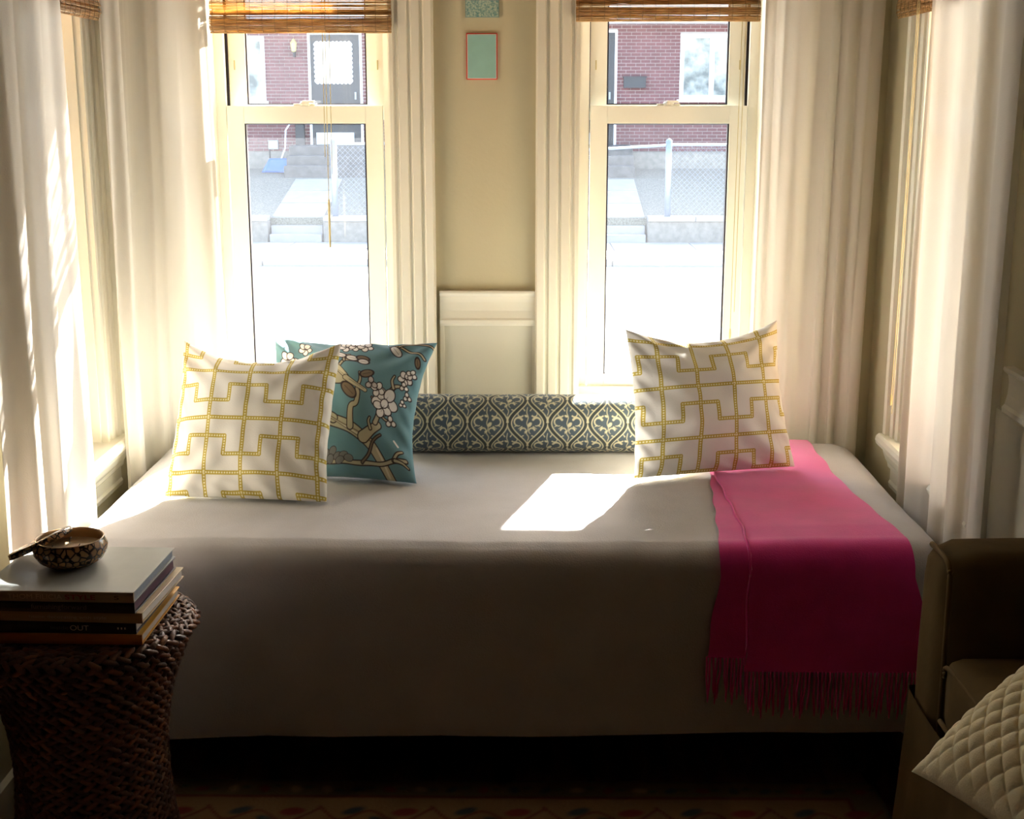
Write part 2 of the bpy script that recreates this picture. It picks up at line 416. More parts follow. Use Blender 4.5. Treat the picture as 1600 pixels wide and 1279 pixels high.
# ------------------------------------------------------------------ bamboo shades
def shade(loc, rz, hw, zb, label, cords, ztop=2.40, dp=1.0):
    s = empty('bamboo_shade', loc, rz, label, 'shade', 'bamboo roman shades at the tops of the windows')
    MB().box((-hw, .0, ztop), (hw, .035, ztop + .03)).build('head_rail', M['reed'], s, bevel=.002)
    # path of the woven reeds: hangs, then three stacked folds
    path = [(.012, ztop), (.012, zb + .16)]
    y = .012
    for k in range(3):
        z = zb + .125 - .05 * k
        path += [((-.008 - .012 * k) * dp, z), ((-.022 - .010 * k) * dp, z - .03), ((-.010 - .008 * k) * dp, z - .05), (.008, z - .035)]
    path = path[:-1] + [(-.020 * dp, zb + .004), (-.006, zb - .002)]
    P = curve(path, 10)
    L = [0]
    for a, c in zip(P[:-1], P[1:]): L.append(L[-1] + math.hypot(c[0] - a[0], c[1] - a[1]))
    rr = random.Random(5); reeds = MB(); d = .002
    yy = lambda q: np.interp(q, L, [p[0] for p in P]); zz = lambda q: np.interp(q, L, [p[1] for p in P])
    while d < L[-1]:
        r = rr.uniform(.0010, .0022); ypos, zpos = float(yy(d)), float(zz(d))
        x = -hw; x2 = hw
        n = 5; pts = [(x + (x2 - x) * i / (n - 1), ypos + rr.uniform(-.0007, .0007), zpos + rr.uniform(-.0009, .0009)) for i in range(n)]
        reeds.tube(pts, r, 5)
        d += r * 2 + (rr.uniform(.0002, .0012) if rr.random() < .75 else rr.uniform(.002, .004))
    o = reeds.build('reeds', M['reed'], s, fix=False); o['kind'] = 'stuff'
    th = MB(); n = max(3, int(2 * hw / .036))
    for i in range(n + 1):
        x = -hw + .008 + (2 * hw - .016) * i / n
        th.tube([(x, p[0] - .0025, p[1]) for p in P[::3]], .0007, 4)
    th.build('stitching', M['thread'], s, fix=False)['kind'] = 'stuff'
    MB().extrude([(-.026 * dp, -.004), (-.003, -.006), (0, .012), (-.022 * dp, .014)], (-hw, 0, zb), (hw, 0, zb), (0, 1, 0), (0, 0, 1)).build('bottom_slat', M['reed'], s)
    for (cx, zend, dz) in cords:
        c = MB().tube([(cx - .006 * t, -.026 + .004 * sin(3 * t), ztop - (ztop - zend) * t) for t in [i / 8 for i in range(9)]], .0011, 5)
        co = c.build('lift_cord', M['cord'], s)
        if dz: MB().tube([(cx - .006, -.0258, zend), (cx - .006, -.0258, zend - .012), (cx - .006, -.0258, zend - dz)], [.002, .0035, .0028], 8).build('cord_tassel', M['cord'], co)
    return s
shade((-.646, WY - .004, 0), 0, .257, 1.822, 'bamboo roman shade raised over the left-hand back window', [(.071, 1.33, .14), (.064, 1.45, .0), (.083, 1.40, .0)])
shade((.3935, WY - .004, 0), 0, .2595, 1.853, 'bamboo roman shade raised over the right-hand back window', [(.223, 1.0, .0), (.213, .95, .03)])
shade((WX0 + .040, 3.28, 0), pi / 2, .375, 1.835, 'bamboo roman shade on the left side wall, seen past the curtain', [], dp=.4)
shade((WX1 - .040, 3.37, 0), -pi / 2, .34, 1.845, 'pale bamboo roman shade on the right side wall, beside the curtains', [(-.12, .85, .03), (-.105, .80, 0)], dp=.4)

# ------------------------------------------------------------------ little art cards
def card(name, x0, x1, z0, z1, label, m_edge, m_face, m_line=None, inset=.004):
    c = empty(name, ((x0 + x1) / 2, WY, z0), 0, label, 'artwork', 'small art cards on the wall between the windows')
    hw = (x1 - x0) / 2; h = z1 - z0
    MB().box((-hw, -.006, 0), (hw, -.0005, h)).build('backing', m_edge, c, bevel=.0006)
    if m_line: MB().box((-hw + inset, -.0068, inset), (hw - inset, -.006, h - inset)).build('mount', m_line, c)
    k = inset * (1.6 if m_line else 1)
    MB().box((-hw + k, -.0076, k), (hw - k, -.0068 if m_line else -.006, h - k)).build('print', m_face, c)
card('art_card', -.178, -.089, 1.668, 1.797, 'plain aqua card with a thin red border between the windows', mat('card_red', (214, 60, 50), .6, var=.05),
     mat('card_aqua', (150, 196, 188), .7, var=.06, vscale=30), mat('card_pale', (220, 220, 210), .7, var=.03), .0028)
mt = mat('card_speckle', (92, 140, 140), .7, rgb2=(180, 196, 176), vscale=220)
card('art_card', -.180, -.084, 1.840, 1.975, 'speckled teal card cut off by the top of the photo', mat('card_grey', (130, 160, 155), .7, var=.05), mt, None, .002)

# ------------------------------------------------------------------ curtains
def curtain(top, bot, zt, zb, folds, amp, label, seed, hem=0.0, width_pow=1.0, ampt=None, edge=None):
    """top/bot: lists of (x,y) plan points; folds: number of pleats"""
    NS, NZ = 260, 70
    s = np.linspace(0, 1, NS); zt_ = np.linspace(0, 1, NZ)
    def samp(pl):
        pl = np.array(curve(pl, 12)) if len(pl) > 2 else np.array(pl, float)
        seg = np.r_[0, np.cumsum(np.hypot(*np.diff(pl, axis=0).T))]; seg /= seg[-1]
        return np.stack([np.interp(s, seg, pl[:, 0]), np.interp(s, seg, pl[:, 1])], 1)
    A, B = samp(top), samp(bot)
    r = np.random.RandomState(seed)
    ph = np.cumsum(1 + .35 * np.sin(np.linspace(0, 9, NS) + seed)); ph = ph / ph[-1]
    P = np.zeros((NS, NZ, 3))
    for k, t in enumerate(zt_):
        C = A * (1 - t) + B * t
        D = np.gradient(C, axis=0); D /= np.linalg.norm(D, axis=1)[:, None] + 1e-9
        Nn = np.stack([-D[:, 1], D[:, 0]], 1)
        a = amp * (.75 + .5 * t) if ampt is None else ampt * (1 - t) + amp * t
        drift = .10 * sin(2.2 * t + seed)
        f = np.sin(2 * pi * folds * ph + drift * 6) + .35 * np.sin(2 * pi * folds * 1.9 * ph + seed + 1.5 * t) + .25 * np.sin(2 * pi * folds * .47 * ph + 2 * seed)
        f = np.tanh(f * 1.1)
        off = a * f + .0015 * np.sin(37 * s + 9 * t)
        tang = .3 * a * np.sin(4 * pi * folds * ph + seed)
        P[:, k, 0] = C[:, 0] + Nn[:, 0] * off + D[:, 0] * tang
        P[:, k, 1] = C[:, 1] + Nn[:, 1] * off + D[:, 1] * tang
        P[:, k, 2] = zt + (zb - zt) * t
    wob = fbm(P[..., 0] * 0 + s[:, None] * 6, zt_[None] * 5 + 0 * s[:, None], seed, 2, 2.0) * .003
    P[..., 1] += wob; P[..., 0] += wob * .6
    c = empty('curtain', (float(A[:, 0].mean()), float(A[:, 1].mean()), zb), 0, label, 'curtain', 'off-white linen curtains in the bay')
    P -= np.array(c.location)
    grid_mesh('panel', P, M['curtain'], c)
    # doubled side hems
    for k0, k1 in ((0, 9), (NS - 9, NS)):
        Q = P[k0:k1].copy()
        g = np.gradient(P, axis=0)[k0:k1]; g /= np.linalg.norm(g, axis=2)[..., None] + 1e-9
        Q += np.cross(g, np.array([0, 0, 1.])) * .0015
        grid_mesh('side_hem', Q, M['curtain'], c)
    return c
curtain([(-1.100, 3.26), (-1.058, 3.09), (-1.066, 2.9), (-1.07, 2.68)], [(-1.090, 3.23), (-1.080, 3.08), (-1.09, 2.9), (-1.10, 2.70)], 2.44, .02, 3, .013,
        'off-white curtain hanging in front of the left side wall, nearest the book stack', 3)
curtain([(-1.100, 3.60), (-1.06, 3.78), (-.90, 3.885)], [(-1.088, 3.52), (-1.082, 3.86), (-.87, 3.905)], 2.44, .02, 3.2, .016,
        'off-white curtain in the left back corner, behind the yellow and white pillow', 8)
curtain([(.655, 3.885), (.80, 3.89), (.985, 3.86)], [(.66, 3.905), (.80, 3.905), (.965, 3.895)], 2.44, .02, 5, .010,
        'off-white curtain beside the right-hand back window, behind the pink throw', 14)
curtain([(.950, 3.33), (.950, 3.1), (.955, 2.72)], [(.974, 3.38), (.972, 3.1), (.962, 2.72)], 2.44, .02, 4, .014,
        'off-white curtain hanging in front of the right side wall above the olive sofa', 21)
def rod(p0, p1, label):
    r = empty('curtain_rod', p0, 0, label, 'curtain rod', 'curtain rods'); d = Vector(p1) - Vector(p0)
    MB().tube([(0, 0, 0), d], .009, 10).build('pole', M['dark'], r)
    for q in (Vector((0, 0, 0)), d): MB().lathe([(0, -.018), (.014, -.010), (.018, 0), (.014, .010), (0, .018)], 12, q).build('finial', M['dark'], r)
rod((-1.14, 3.88, 2.45), (1.0, 3.88, 2.45), 'dark rod above the back windows, over the frame top')
rod((-1.085, 2.66, 2.452), (-1.085, 3.62, 2.452), 'dark rod on the left side wall, over the frame top')
rod((.965, 2.78, 2.452), (.965, 3.5, 2.452), 'dark rod on the right side wall, over the frame top')

# ------------------------------------------------------------------ daybed
BX0, BX1, BY0, BY1, BZ = -1.068, .958, 2.87, 3.888, .63
bed = empty('daybed', ((BX0 + BX1) / 2, (BY0 + BY1) / 2, 0), 0, 'low daybed across the bay, mostly hidden under the cream bedspread', 'bed')
bw, bd = (BX1 - BX0) / 2, (BY1 - BY0) / 2
MB().box((-bw + .04, -bd + .04, .40), (bw - .04, bd - .04, .60)).build('mattress', mat('mattress_ticking', (200, 196, 186), .9, var=.05), bed, bevel=.03)
MB().box((-bw + .04, -bd + .04, .20), (bw - .04, bd - .04, .395)).build('box_spring', M['boxspring'], bed, bevel=.01)
fr = MB()
for s in (-1, 1): fr.box((-bw + .05, s * (bd - .065) - .015, .165), (bw - .05, s * (bd - .065) + .015, .198)); fr.box((s * (bw - .065) - .015, -bd + .05, .165), (s * (bw - .065) + .015, bd - .05, .198))
fr.build('bed_frame', M['dark'], bed)
for sx in (-1, 0, 1):
    for sy in (-1, 1):
        MB().lathe([(.0, 0), (.018, 0), (.022, .012), (.014, .02), (.016, .165)], 12, (sx * (bw - .12), sy * (bd - .14), 0)).build('leg', M['dark'], bed)

# bedspread: rounded slab top that turns over a soft edge and drops to a hem
def rrect(inset, r, n=14, seg=60):
    """rounded rectangle outline, counter clockwise; returns points and outward normals, fixed counts"""
    x0, x1, y0, y1 = BX0 + inset, BX1 - inset, BY0 + inset, BY1 - inset; r = max(r - inset, .002); pts = []; nr = []
    cs = [((x1 - r, y0 + r), -pi / 2), ((x1 - r, y1 - r), 0), ((x0 + r, y1 - r), pi / 2), ((x0 + r, y0 + r), pi)]
    sides = [(seg * 3, (0, -1)), (seg, (1, 0)), (seg * 3, (0, 1)), (seg, (-1, 0))]
    cor = []
    for (c, a0) in cs:
        cor.append([(c[0] + r * cos(a0 + pi / 2 * k / n), c[1] + r * sin(a0 + pi / 2 * k / n), cos(a0 + pi / 2 * k / n), sin(a0 + pi / 2 * k / n)) for k in range(n + 1)])
    out = []
    for i in range(4):
        a = cor[i - 1][-1]; c = cor[i][0]; m_, nn = sides[i]
        for k in range(1, m_): t = k / m_; out.append((a[0] + (c[0] - a[0]) * t, a[1] + (c[1] - a[1]) * t, nn[0], nn[1]))
        out += cor[i]
    return np.array(out)
CR = .085
rings = []
base = rrect(0, CR); NB = len(base)
def hemz(x): return np.interp(x, [-1.1, -.84, -.6, -.45, -.2, .2, .7, 1.0], [.150, .155, .168, .165, .176, .180, .176, .185])
for ins in list(np.linspace(bd, .05, 34)): # flat top
    rr_ = rrect(ins, CR) if ins < .08 else None
    q = base.copy()
    if ins < .08: q = rr_
    else:
        cxm = (BX0 + BX1) / 2; cym = (BY0 + BY1) / 2
        e = rrect(.079, CR); fx = (bw - ins) / (bw - .079); fy = (bd - ins) / (bd - .079)
        q = e.copy(); q[:, 0] = cxm + (e[:, 0] - cxm) * fx; q[:, 1] = cym + (e[:, 1] - cym) * fy
    x, y = q[:, 0], q[:, 1]
    z = BZ + .0035 * fbm(x, y, 3, 3, 5.0) + .0012 * fbm(x, y * .6, 5, 3, 30) - .0
    z -= .006 * np.clip(1 - ins / .12, 0, 1) ** 2
    rings.append(np.stack([x, y, z], 1))
ER = .05
for k in range(1, 9):
    a = pi / 2 * k / 8; q = rrect(ER * (1 - sin(a)), CR)
    z = BZ - .006 - ER * (1 - cos(a)) + .0035 * fbm(q[:, 0], q[:, 1], 3, 3, 5.0) * cos(a) + .0012 * fbm(q[:, 0], q[:, 1] * .6, 5, 3, 30)
    rings.append(np.stack([q[:, 0], q[:, 1], z], 1))
for t in np.linspace(0, 1, 26)[1:]:
    q = base; x, y = q[:, 0], q[:, 1]; hz = hemz(x)
    z = (BZ - .006 - ER) * (1 - t) + hz * t
    out = (.003 + .010 * t) * fbm(x * 1.0 + y, z * .5 + y * .7, 9, 2, 4.0) + .002 * fbm(x, z, 11, 3, 14.0) - .004 * t
    rings.append(np.stack([x + q[:, 2] * out, y + q[:, 3] * out, z], 1))
P = np.array(rings).transpose(1, 0, 2)
spread = grid_mesh('bedspread', P, M['cloth'], closed_u=True)
tag(spread, 'cream canvas bedspread draped over the daybed to just above the floor', 'bedspread')

# ------------------------------------------------------------------ pillows
def pillow_mesh(N, W, H, T_, kx, kt, kb, seed, wr=1.0, back=False, p=.42):
    """local frame: x along width, z up the pillow, y depth (-y = front). returns (N,N,3), u, v (v=0 top)"""
    u = np.linspace(-1, 1, N)[:, None] * np.ones((1, N)); v = np.linspace(-1, 1, N)[None] * np.ones((N, 1))   # v=-1 bottom
    if back: u = u[::-1]
    kz = np.where(v > 0, kt, kb)
    x = W / 2 * u * (1 - kx * (1 - v ** 2) * np.abs(u) ** .5)
    z = H / 2 * v * (1 - kz * (1 - u ** 2) * np.abs(v) ** 1.5)
    th = T_ / 2 * np.clip((1 - u ** 4) * (1 - v ** 4), 0, 1) ** p * (1 - .25 * (u ** 2) * (v ** 2))
    th = th * (.72 + .28 * (1 - u ** 2) * (1 - v ** 2)) 
    # creases running in from the corners and puckers at the seam
    ang = np.arctan2(v, u)
    cor = np.clip(np.abs(u * v), 0, 1) ** 1.2
    th += wr * .006 * fbm(u, v, seed, 3, 4.0) * np.clip((1 - u ** 2) * (1 - v ** 2), 0, 1) ** .5
    th += wr * .007 * cor * np.sin(7 * (np.abs(u) - np.abs(v)) * 2 + seed) * np.clip((1 - u ** 4) * (1 - v ** 4), 0, 1) ** .5
    edge = np.clip(np.maximum(np.abs(u), np.abs(v)) - .8, 0, .2) / .2 * np.clip((1 - u ** 6) * (1 - v ** 6), 0, 1) ** .5
    th += wr * .004 * edge * np.sin(u * 19 + v * 23 + seed)
    sm = .004 * fbm(u * 1.3, v * 1.3, seed + 1, 2, 3.0) * wr
    y = (th if back else -th) + sm * np.maximum(np.abs(u), np.abs(v)) ** 2
    return np.stack([x, y, z], -1), u, v

def place_pillow(name, label, BL, BR, lean, W, H, T_, colf, m, seed, kx=.10, kt=.2, kb=.06, N=360, floor=BZ + .004, group=None, twist=0, wr=1.0, roll=0, lift=0, taper=0.0):
    F, u, v = pillow_mesh(N, W, H, T_, kx, kt, kb, seed, wr)
    Bk, ub, vb = pillow_mesh(max(60, N // 4), W, H, T_, kx, kt, kb, seed, wr, True)
    for G_ in (F, Bk): G_[..., 0] *= 1 - taper * (G_[..., 2] / H + .5)
    bl, br = Vector((*BL, 0)), Vector((*BR, 0)); mid = (bl + br) / 2; ex = (br - bl).normalized()
    back = Vector((-ex.y, ex.x, 0)); up = Vector((0, 0, 1)) * cos(lean) + back * sin(lean); ey = -ex.cross(up) * -1
    ey = up.cross(ex); ey.normalize()
    R = Matrix((ex, ey, up)).transposed() @ Matrix.Rotation(roll, 3, 'Y')
    org = Vector((mid.x, mid.y, floor + lift)) + up * (H / 2)
    out = []
    for G in (F, Bk):
        Q = G @ np.array(R).T + np.array(org)
        lo = floor - Q[..., 2]
        Q[..., 2] = np.where(lo > -.01, floor + .01 * np.exp(-np.clip(lo + .01, 0, 1) / .01), Q[..., 2])   # flattens where it rests
        out.append(Q)
    loc = np.array((mid.x, mid.y, floor))
    cF = colf(u, v); cB = np.empty(Bk.shape); cB[:] = cF[N // 2 - 8:N // 2 + 8].mean((0, 1)) 
    cB = colf(ub, vb)
    o = grid_mesh(name, out[0] - loc, m, colors=cF, stack=[(out[1] - loc, cB)])
    o.location = loc
    return tag(o, label, 'pillow', group)

def key_print(uo, vo, par):
    """yellow lattice: straight lines plus stepped key lines, all dotted white. uo, vo lists of line positions (0..1 from left / top)"""
    def f(u, v):
        X = (u + 1) / 2; Y = (1 - v) / 2
        c = Canvas(X, Y, (232, 229, 218), 1 / u.shape[0]); w = .0245
        yel = (188, 164, 44); wh = (238, 232, 190)
        du = uo[1] - uo[0]; dv = vo[1] - vo[0]; L = []
        us = [uo[0] + k * du for k in range(-1, 6)]; vs = [vo[0] + k * dv for k in range(-1, 5)]
        for a in us: L.append([(a, -.1), (a, 1.1)])
        for k, bb in enumerate(vs): L.append([(-.1, bb), (1.1, bb)])
        for k, bb in enumerate(vs[:-1]):
            hi, lo_ = bb + dv / 3, bb + 2 * dv / 3
            for j, a in enumerate(us):
                lv = lo_ if (j + k + par) % 2 == 0 else hi
                L.append([(a - du / 2, lv), (a + du / 2, lv)]); L.append([(a + du / 2, hi), (a + du / 2, lo_)])
        for p, q in L: c.line([p, q], w, yel)
        # dots
        dm = np.full(u.shape, 1e9); dot = .0165
        for p, q in L:
            if p[0] == q[0]:
                t = (Y - p[1]) / dot; a0 = X - p[0]; ins = (Y > min(p[1], q[1]) - .004) & (Y < max(p[1], q[1]) + .004)
            else:
                t = (X - p[0]) / dot; a0 = Y - p[1]; ins = (X > min(p[0], q[0]) - .004) & (X < max(p[0], q[0]) + .004)
            fr_ = (t - np.round(t)) * dot
            dm = np.minimum(dm, np.where(ins, np.maximum(np.abs(a0), np.abs(fr_)), 1e9))
        c._mix(.5 - (dm - .0048) / (1.0 / u.shape[0] * 1.3), wh)
        return c.c
    return f

place_pillow('throw_pillow', 'white pillow with yellow key lattice at the left end of the daybed', (-.908, 3.235), (-.505, 3.195), radians(30), .418, .42, .15,
             key_print([.035, .265], [.205, .535], 1), M['print_y'], 4, kx=.06, kt=.30, kb=.02, N=400, wr=1.7)
place_pillow('throw_pillow', 'white pillow with yellow key lattice at the right, resting on the pink throw', (.262, 3.39), (.725, 3.50), radians(16), .455, .398, .15,
             key_print([.145, .375], [.075, .415], 1), M['print_y'], 9, kx=.08, kt=.24, kb=.02, N=400, floor=BZ + .014, roll=radians(-1.2), wr=1.7, taper=.06)

def blossom(u, v):
    # print coordinates in a 1380 x 1120 frame, drawn by hand
    s = (u + 1) / 2; t = (1 - v) / 2
    xr = 1003 - 168 * t - 60 * 4 * t * (1 - t) * .6; xl = xr - 1330
    X = xl + s * (xr - xl); Y = 70 + t * 1130
    c = Canvas(X, Y, (100, 138, 146), 1330 / u.shape[0])
    ink = (58, 46, 44); bark = (178, 168, 140); bark2 = (120, 104, 84); wht = (226, 222, 216); wing = (176, 168, 140)
    def br(pts, w, w2, col=bark, n=6): c.line(curve(pts, n), w * 1.35, col, w2 * 1.25, ink, 9)
    # lower branches
    br([(-300, 700), (-100, 790), (60, 790), (180, 810), (330, 860), (450, 930), (530, 1000), (600, 1110), (650, 1210)], 70, 44)
    br([(60, 480), (70, 600), (110, 740), (200, 800)], 62, 50)
    c.line(curve([(560, 1000), (600, 1080), (640, 1190)], 5), 16, (206, 198, 172))
    c.line(curve([(90, 600), (150, 760), (300, 860), (470, 940)], 6), 10, (206, 198, 172))
    c.line(curve([(80, 560), (130, 740), (260, 830), (420, 900), (520, 960)], 6), 9, bark2)
    c.line(curve([(20, 790), (170, 800), (320, 880), (470, 960)], 6), 7, bark2)
    br([(345, 860), (350, 720), (395, 690), (410, 610), (400, 570), (425, 500), (418, 440)], 34, 6)
    br([(455, 930), (510, 890), (580, 840)], 60, 40)
    br([(560, 820), (590, 740), (570, 680), (530, 630)], 22, 6)
    br([(590, 740), (640, 780), (690, 790)], 8, 6)
    br([(520, 870), (505, 820), (515, 790)], 12, 6)
    br([(40, 1105), (200, 1120), (380, 1120), (560, 1115), (680, 1075), (790, 1060)], 18, 16)
    br([(690, 1070), (730, 1020), (770, 1000)], 14, 8); br([(700, 1070), (760, 1080), (800, 1105)], 14, 6)
    br([(440, 1115), (490, 1060), (530, 960), (600, 905)], 9, 7, bark2)
    br([(660, 620), (720, 520), (790, 505)], 24, 10); br([(712, 530), (695, 470), (712, 425)], 14, 6)
    br([(240, 385), (285, 330), (350, 325), (420, 335)], 12, 8); br([(285, 330), (285, 280), (330, 268)], 10, 5)
    br([(160, 195), (230, 185), (290, 165)], 12, 12, wht)
    br([(650, 130), (720, 130), (820, 185), (900, 205), (940, 240)], 8, 8); br([(720, 130), (790, 100), (870, 90), (990, 130)], 8, 6)
    br([(-250, 480), (-160, 430), (-120, 330)], 16, 8); br([(-330, 900), (-200, 960), (0, 1010)], 26, 14)
    # bird
    c.ell(160, 445, 165, 72, .38, wing, ink, 8)
    c.ell(60, 385, 85, 62, .1, (196, 186, 152), ink, 8)
    c.line([(150, 340), (235, 400), (320, 500)], 56, (200, 192, 160), 30, ink, 6)
    c.line([(300, 490), (380, 540), (470, 585)], 38, (186, 176, 146), 26, ink, 6)
    c.line([(330, 505), (460, 575)], 3, ink); c.line([(180, 370), (300, 480)], 3, ink)
    r = random.Random(3)
    for k in range(46): c.ell(r.uniform(85, 185), r.uniform(388, 432), 5, 3, r.random() * 3, ink)
    # leaves and buds
    for (x, y, a, L, col) in [(480, 445, -.3, 44, bark2), (330, 590, .75, 62, bark2), (255, 270, .3, 36, wht), (350, 302, .2, 38, wht), (440, 300, .2, 40, bark2),
                              (445, 333, .1, 34, wht), (700, 180, .95, 50, wht), (890, 280, 1.4, 28, bark2), (-160, 330, .4, 50, wht), (-60, 620, .4, 46, bark2)]:
        c.ell(x, y, L * 1.15, L * .62, a, col, ink, 9); c.line([(x - L * .8 * cos(a), y - L * .8 * sin(a)), (x + L * .8 * cos(a), y + L * .8 * sin(a))], 3, ink)
    def flower(x, y, R, n=5, cl=wht):
        R = R * 1.2
        for k in range(n):
            a = 2 * pi * k / n + .4; c.ell(x + R * .58 * cos(a), y + R * .58 * sin(a), R * .46, R * .38, a, cl, ink, 8)
        for k in range(7):
            a = 2 * pi * k / 7; c.line([(x, y), (x + R * .4 * cos(a), y + R * .4 * sin(a))], 3, ink)
    flower(640, 640, 88, 5); flower(575, 560, 46, 4); flower(620, 700, 60, 4); flower(520, 520, 40, 3, (190, 180, 176)); flower(690, 790, 34, 3)
    flower(805, 430, 48, 5); flower(855, 390, 34, 4); flower(800, 500, 28, 3); flower(830, 570, 26, 3); flower(790, 630, 22, 3)
    flower(300, 165, 50, 5); flower(380, 160, 46, 5); flower(455, 155, 50, 5)
    for (x, y) in [(100, 1030), (150, 1060), (200, 1040), (240, 1080), (290, 1070), (180, 1100), (120, 1090), (260, 1110), (330, 1090)]:
        c.ell(x, y, 34, 26, x * .01, (118, 116, 112), ink, 4)
    flower(-180, 600, 70); flower(-240, 300, 60); flower(-150, 860, 60); flower(-60, 200, 50)
    c.line([(708, 925), (740, 965)], 14, wht)
    return c.c
place_pillow('throw_pillow', 'blue pillow printed with a bird and blossom branches, behind the left lattice pillow', (-.735, 3.435), (-.300, 3.365), radians(38), .465, .42, .15,
             blossom, M['print_b'], 6, kx=.15, kt=.10, kb=.06, N=400, wr=1.7)

# bolster
def damask(X, S):
    """X metres along, S metres round the roll; ogee trellis with scrolls"""
    PX, PS = .112, .150
    # seam: the pattern starts again near the underside
    S2 = np.where(S < .062, S + .085, S)
    row = np.floor(S2 / PS); sv = (S2 / PS - row)          # 0..1 up the ogee
    xx = X / PX
    def cell(off_x, off_s):
        s = (sv + off_s) % 1.0; x = ((xx + off_x) % 1.0) - .5
        return x * PX, s * PS
    c = Canvas(X, S, (74, 86, 94), .0022); cream = (196, 190, 158); dk = (60, 66, 66)
    # trellis bands
    d = np.full(X.shape, 1e9)
    for off, sg in ((0, 1), (0, -1)):
        x, s = cell(0, 0)
        half = .25 * PX * (1 - np.cos(2 * pi * s / PS)) ; half = .048 * PX + (.5 * PX - .096 * PX) * (.5 - .5 * np.cos(2 * pi * s / PS)) 
        slope = (.5 * PX - .096 * PX) * .5 * 2 * pi / PS * np.sin(2 * pi * s / PS)
        dd = np.abs(np.abs(x) - half) / np.sqrt(1 + slope ** 2)
        d = np.minimum(d, dd)
    c._mix(.5 - (d - .0075) / .0016, cream); c._mix(.5 - (d - .0045) / .0016, dk)
    # motif in each cell (two half-dropped sets)
    for ox, os_ in ((0, 0), (.5, .5)):
        x, s = cell(ox, os_)
        q = Canvas(x, s - PS / 2, (0, 0, 0), .0016); q.c = c.c
        for sg in (1, -1):
            k = 1 if sg == 1 else .92
            def arc(cx, cy, r, a0, a1, w, w2):
                q.line([(sg * (cx + r * cos(a0 + (a1 - a0) * i / 10)), cy + r * sin(a0 + (a1 - a0) * i / 10)) for i in range(11)], w, cream, w2)
            arc(.0255, .004, .0115, -1.9, 2.6, .0018, .0062)
            arc(.012, -.022, .0085, .4, 4.2, .0048, .0012)
            arc(.019, .026, .008, -2.4, 1.2, .0042, .0010)
            for (a, b2, e, f) in ((.016, -.010, .026, -.016), (.018, .014, .028, .018), (.012, -.036, .020, -.040), (.030, -.006, .037, -.010), (.008, .036, .013, .044)):
                q.line([(sg * a, b2), (sg * e, f)], .0034, cream, .001)
        q.line(curve([(0, -.052), (.003, -.04), (-.003, -.028), (.002, -.014), (-.002, 0), (.002, .016), (-.002, .03), (0, .046)], 4), .0020, cream)
        q.ell(.006, -.004, .0075, .0048, .9, cream); q.ell(-.004, .020, .005, .003, -.5, cream); q.ell(-.005, -.024, .004, .0025, .5, cream)
        q.line([(0, -.074), (0, -.056)], .0075, cream, .0018)
        c.c = q.c
    return c.c
BR_ = .083; bx0, bx1, byc = -.372, .42, 3.735
NXb, NAb = 520, 300
sx = np.linspace(0, 1, NXb); ang = np.linspace(0, 2 * pi, NAb)
Xg = bx0 + (bx1 - bx0) * sx[:, None] + 0 * ang[None]; Ag = ang[None] + 0 * sx[:, None]
endr = np.minimum(1, np.sqrt(np.clip(1 - np.clip(1 - sx / .045, 0, 1) ** 2.2, 0, 1)) * .999) * np.sqrt(np.clip(1 - np.clip(1 - (1 - sx) / .045, 0, 1) ** 2.2, 0, 1))
rad = (BR_ * (1 - .03 * np.clip(sx - .5, 0, 1)) * np.maximum(endr, .02))[:, None] * (1 + .014 * fbm(Xg * 3, Ag * .6, 2, 2, 3.0))
zc = BZ + .0035 + BR_ * .94
Yg = byc - rad * np.sin(Ag) * 1.03; Zg = np.maximum(zc - rad * np.cos(Ag), BZ + .0045)
bc = damask(Xg, BR_ * Ag)
o = grid_mesh('bolster', np.stack([Xg, Yg, Zg], -1) - np.array((0.02, byc, BZ)), M['print_g'], colors=bc[..., :]); o.location = (0.02, byc, BZ)
tag(o, 'long grey and cream damask bolster lying under the windows', 'bolster')

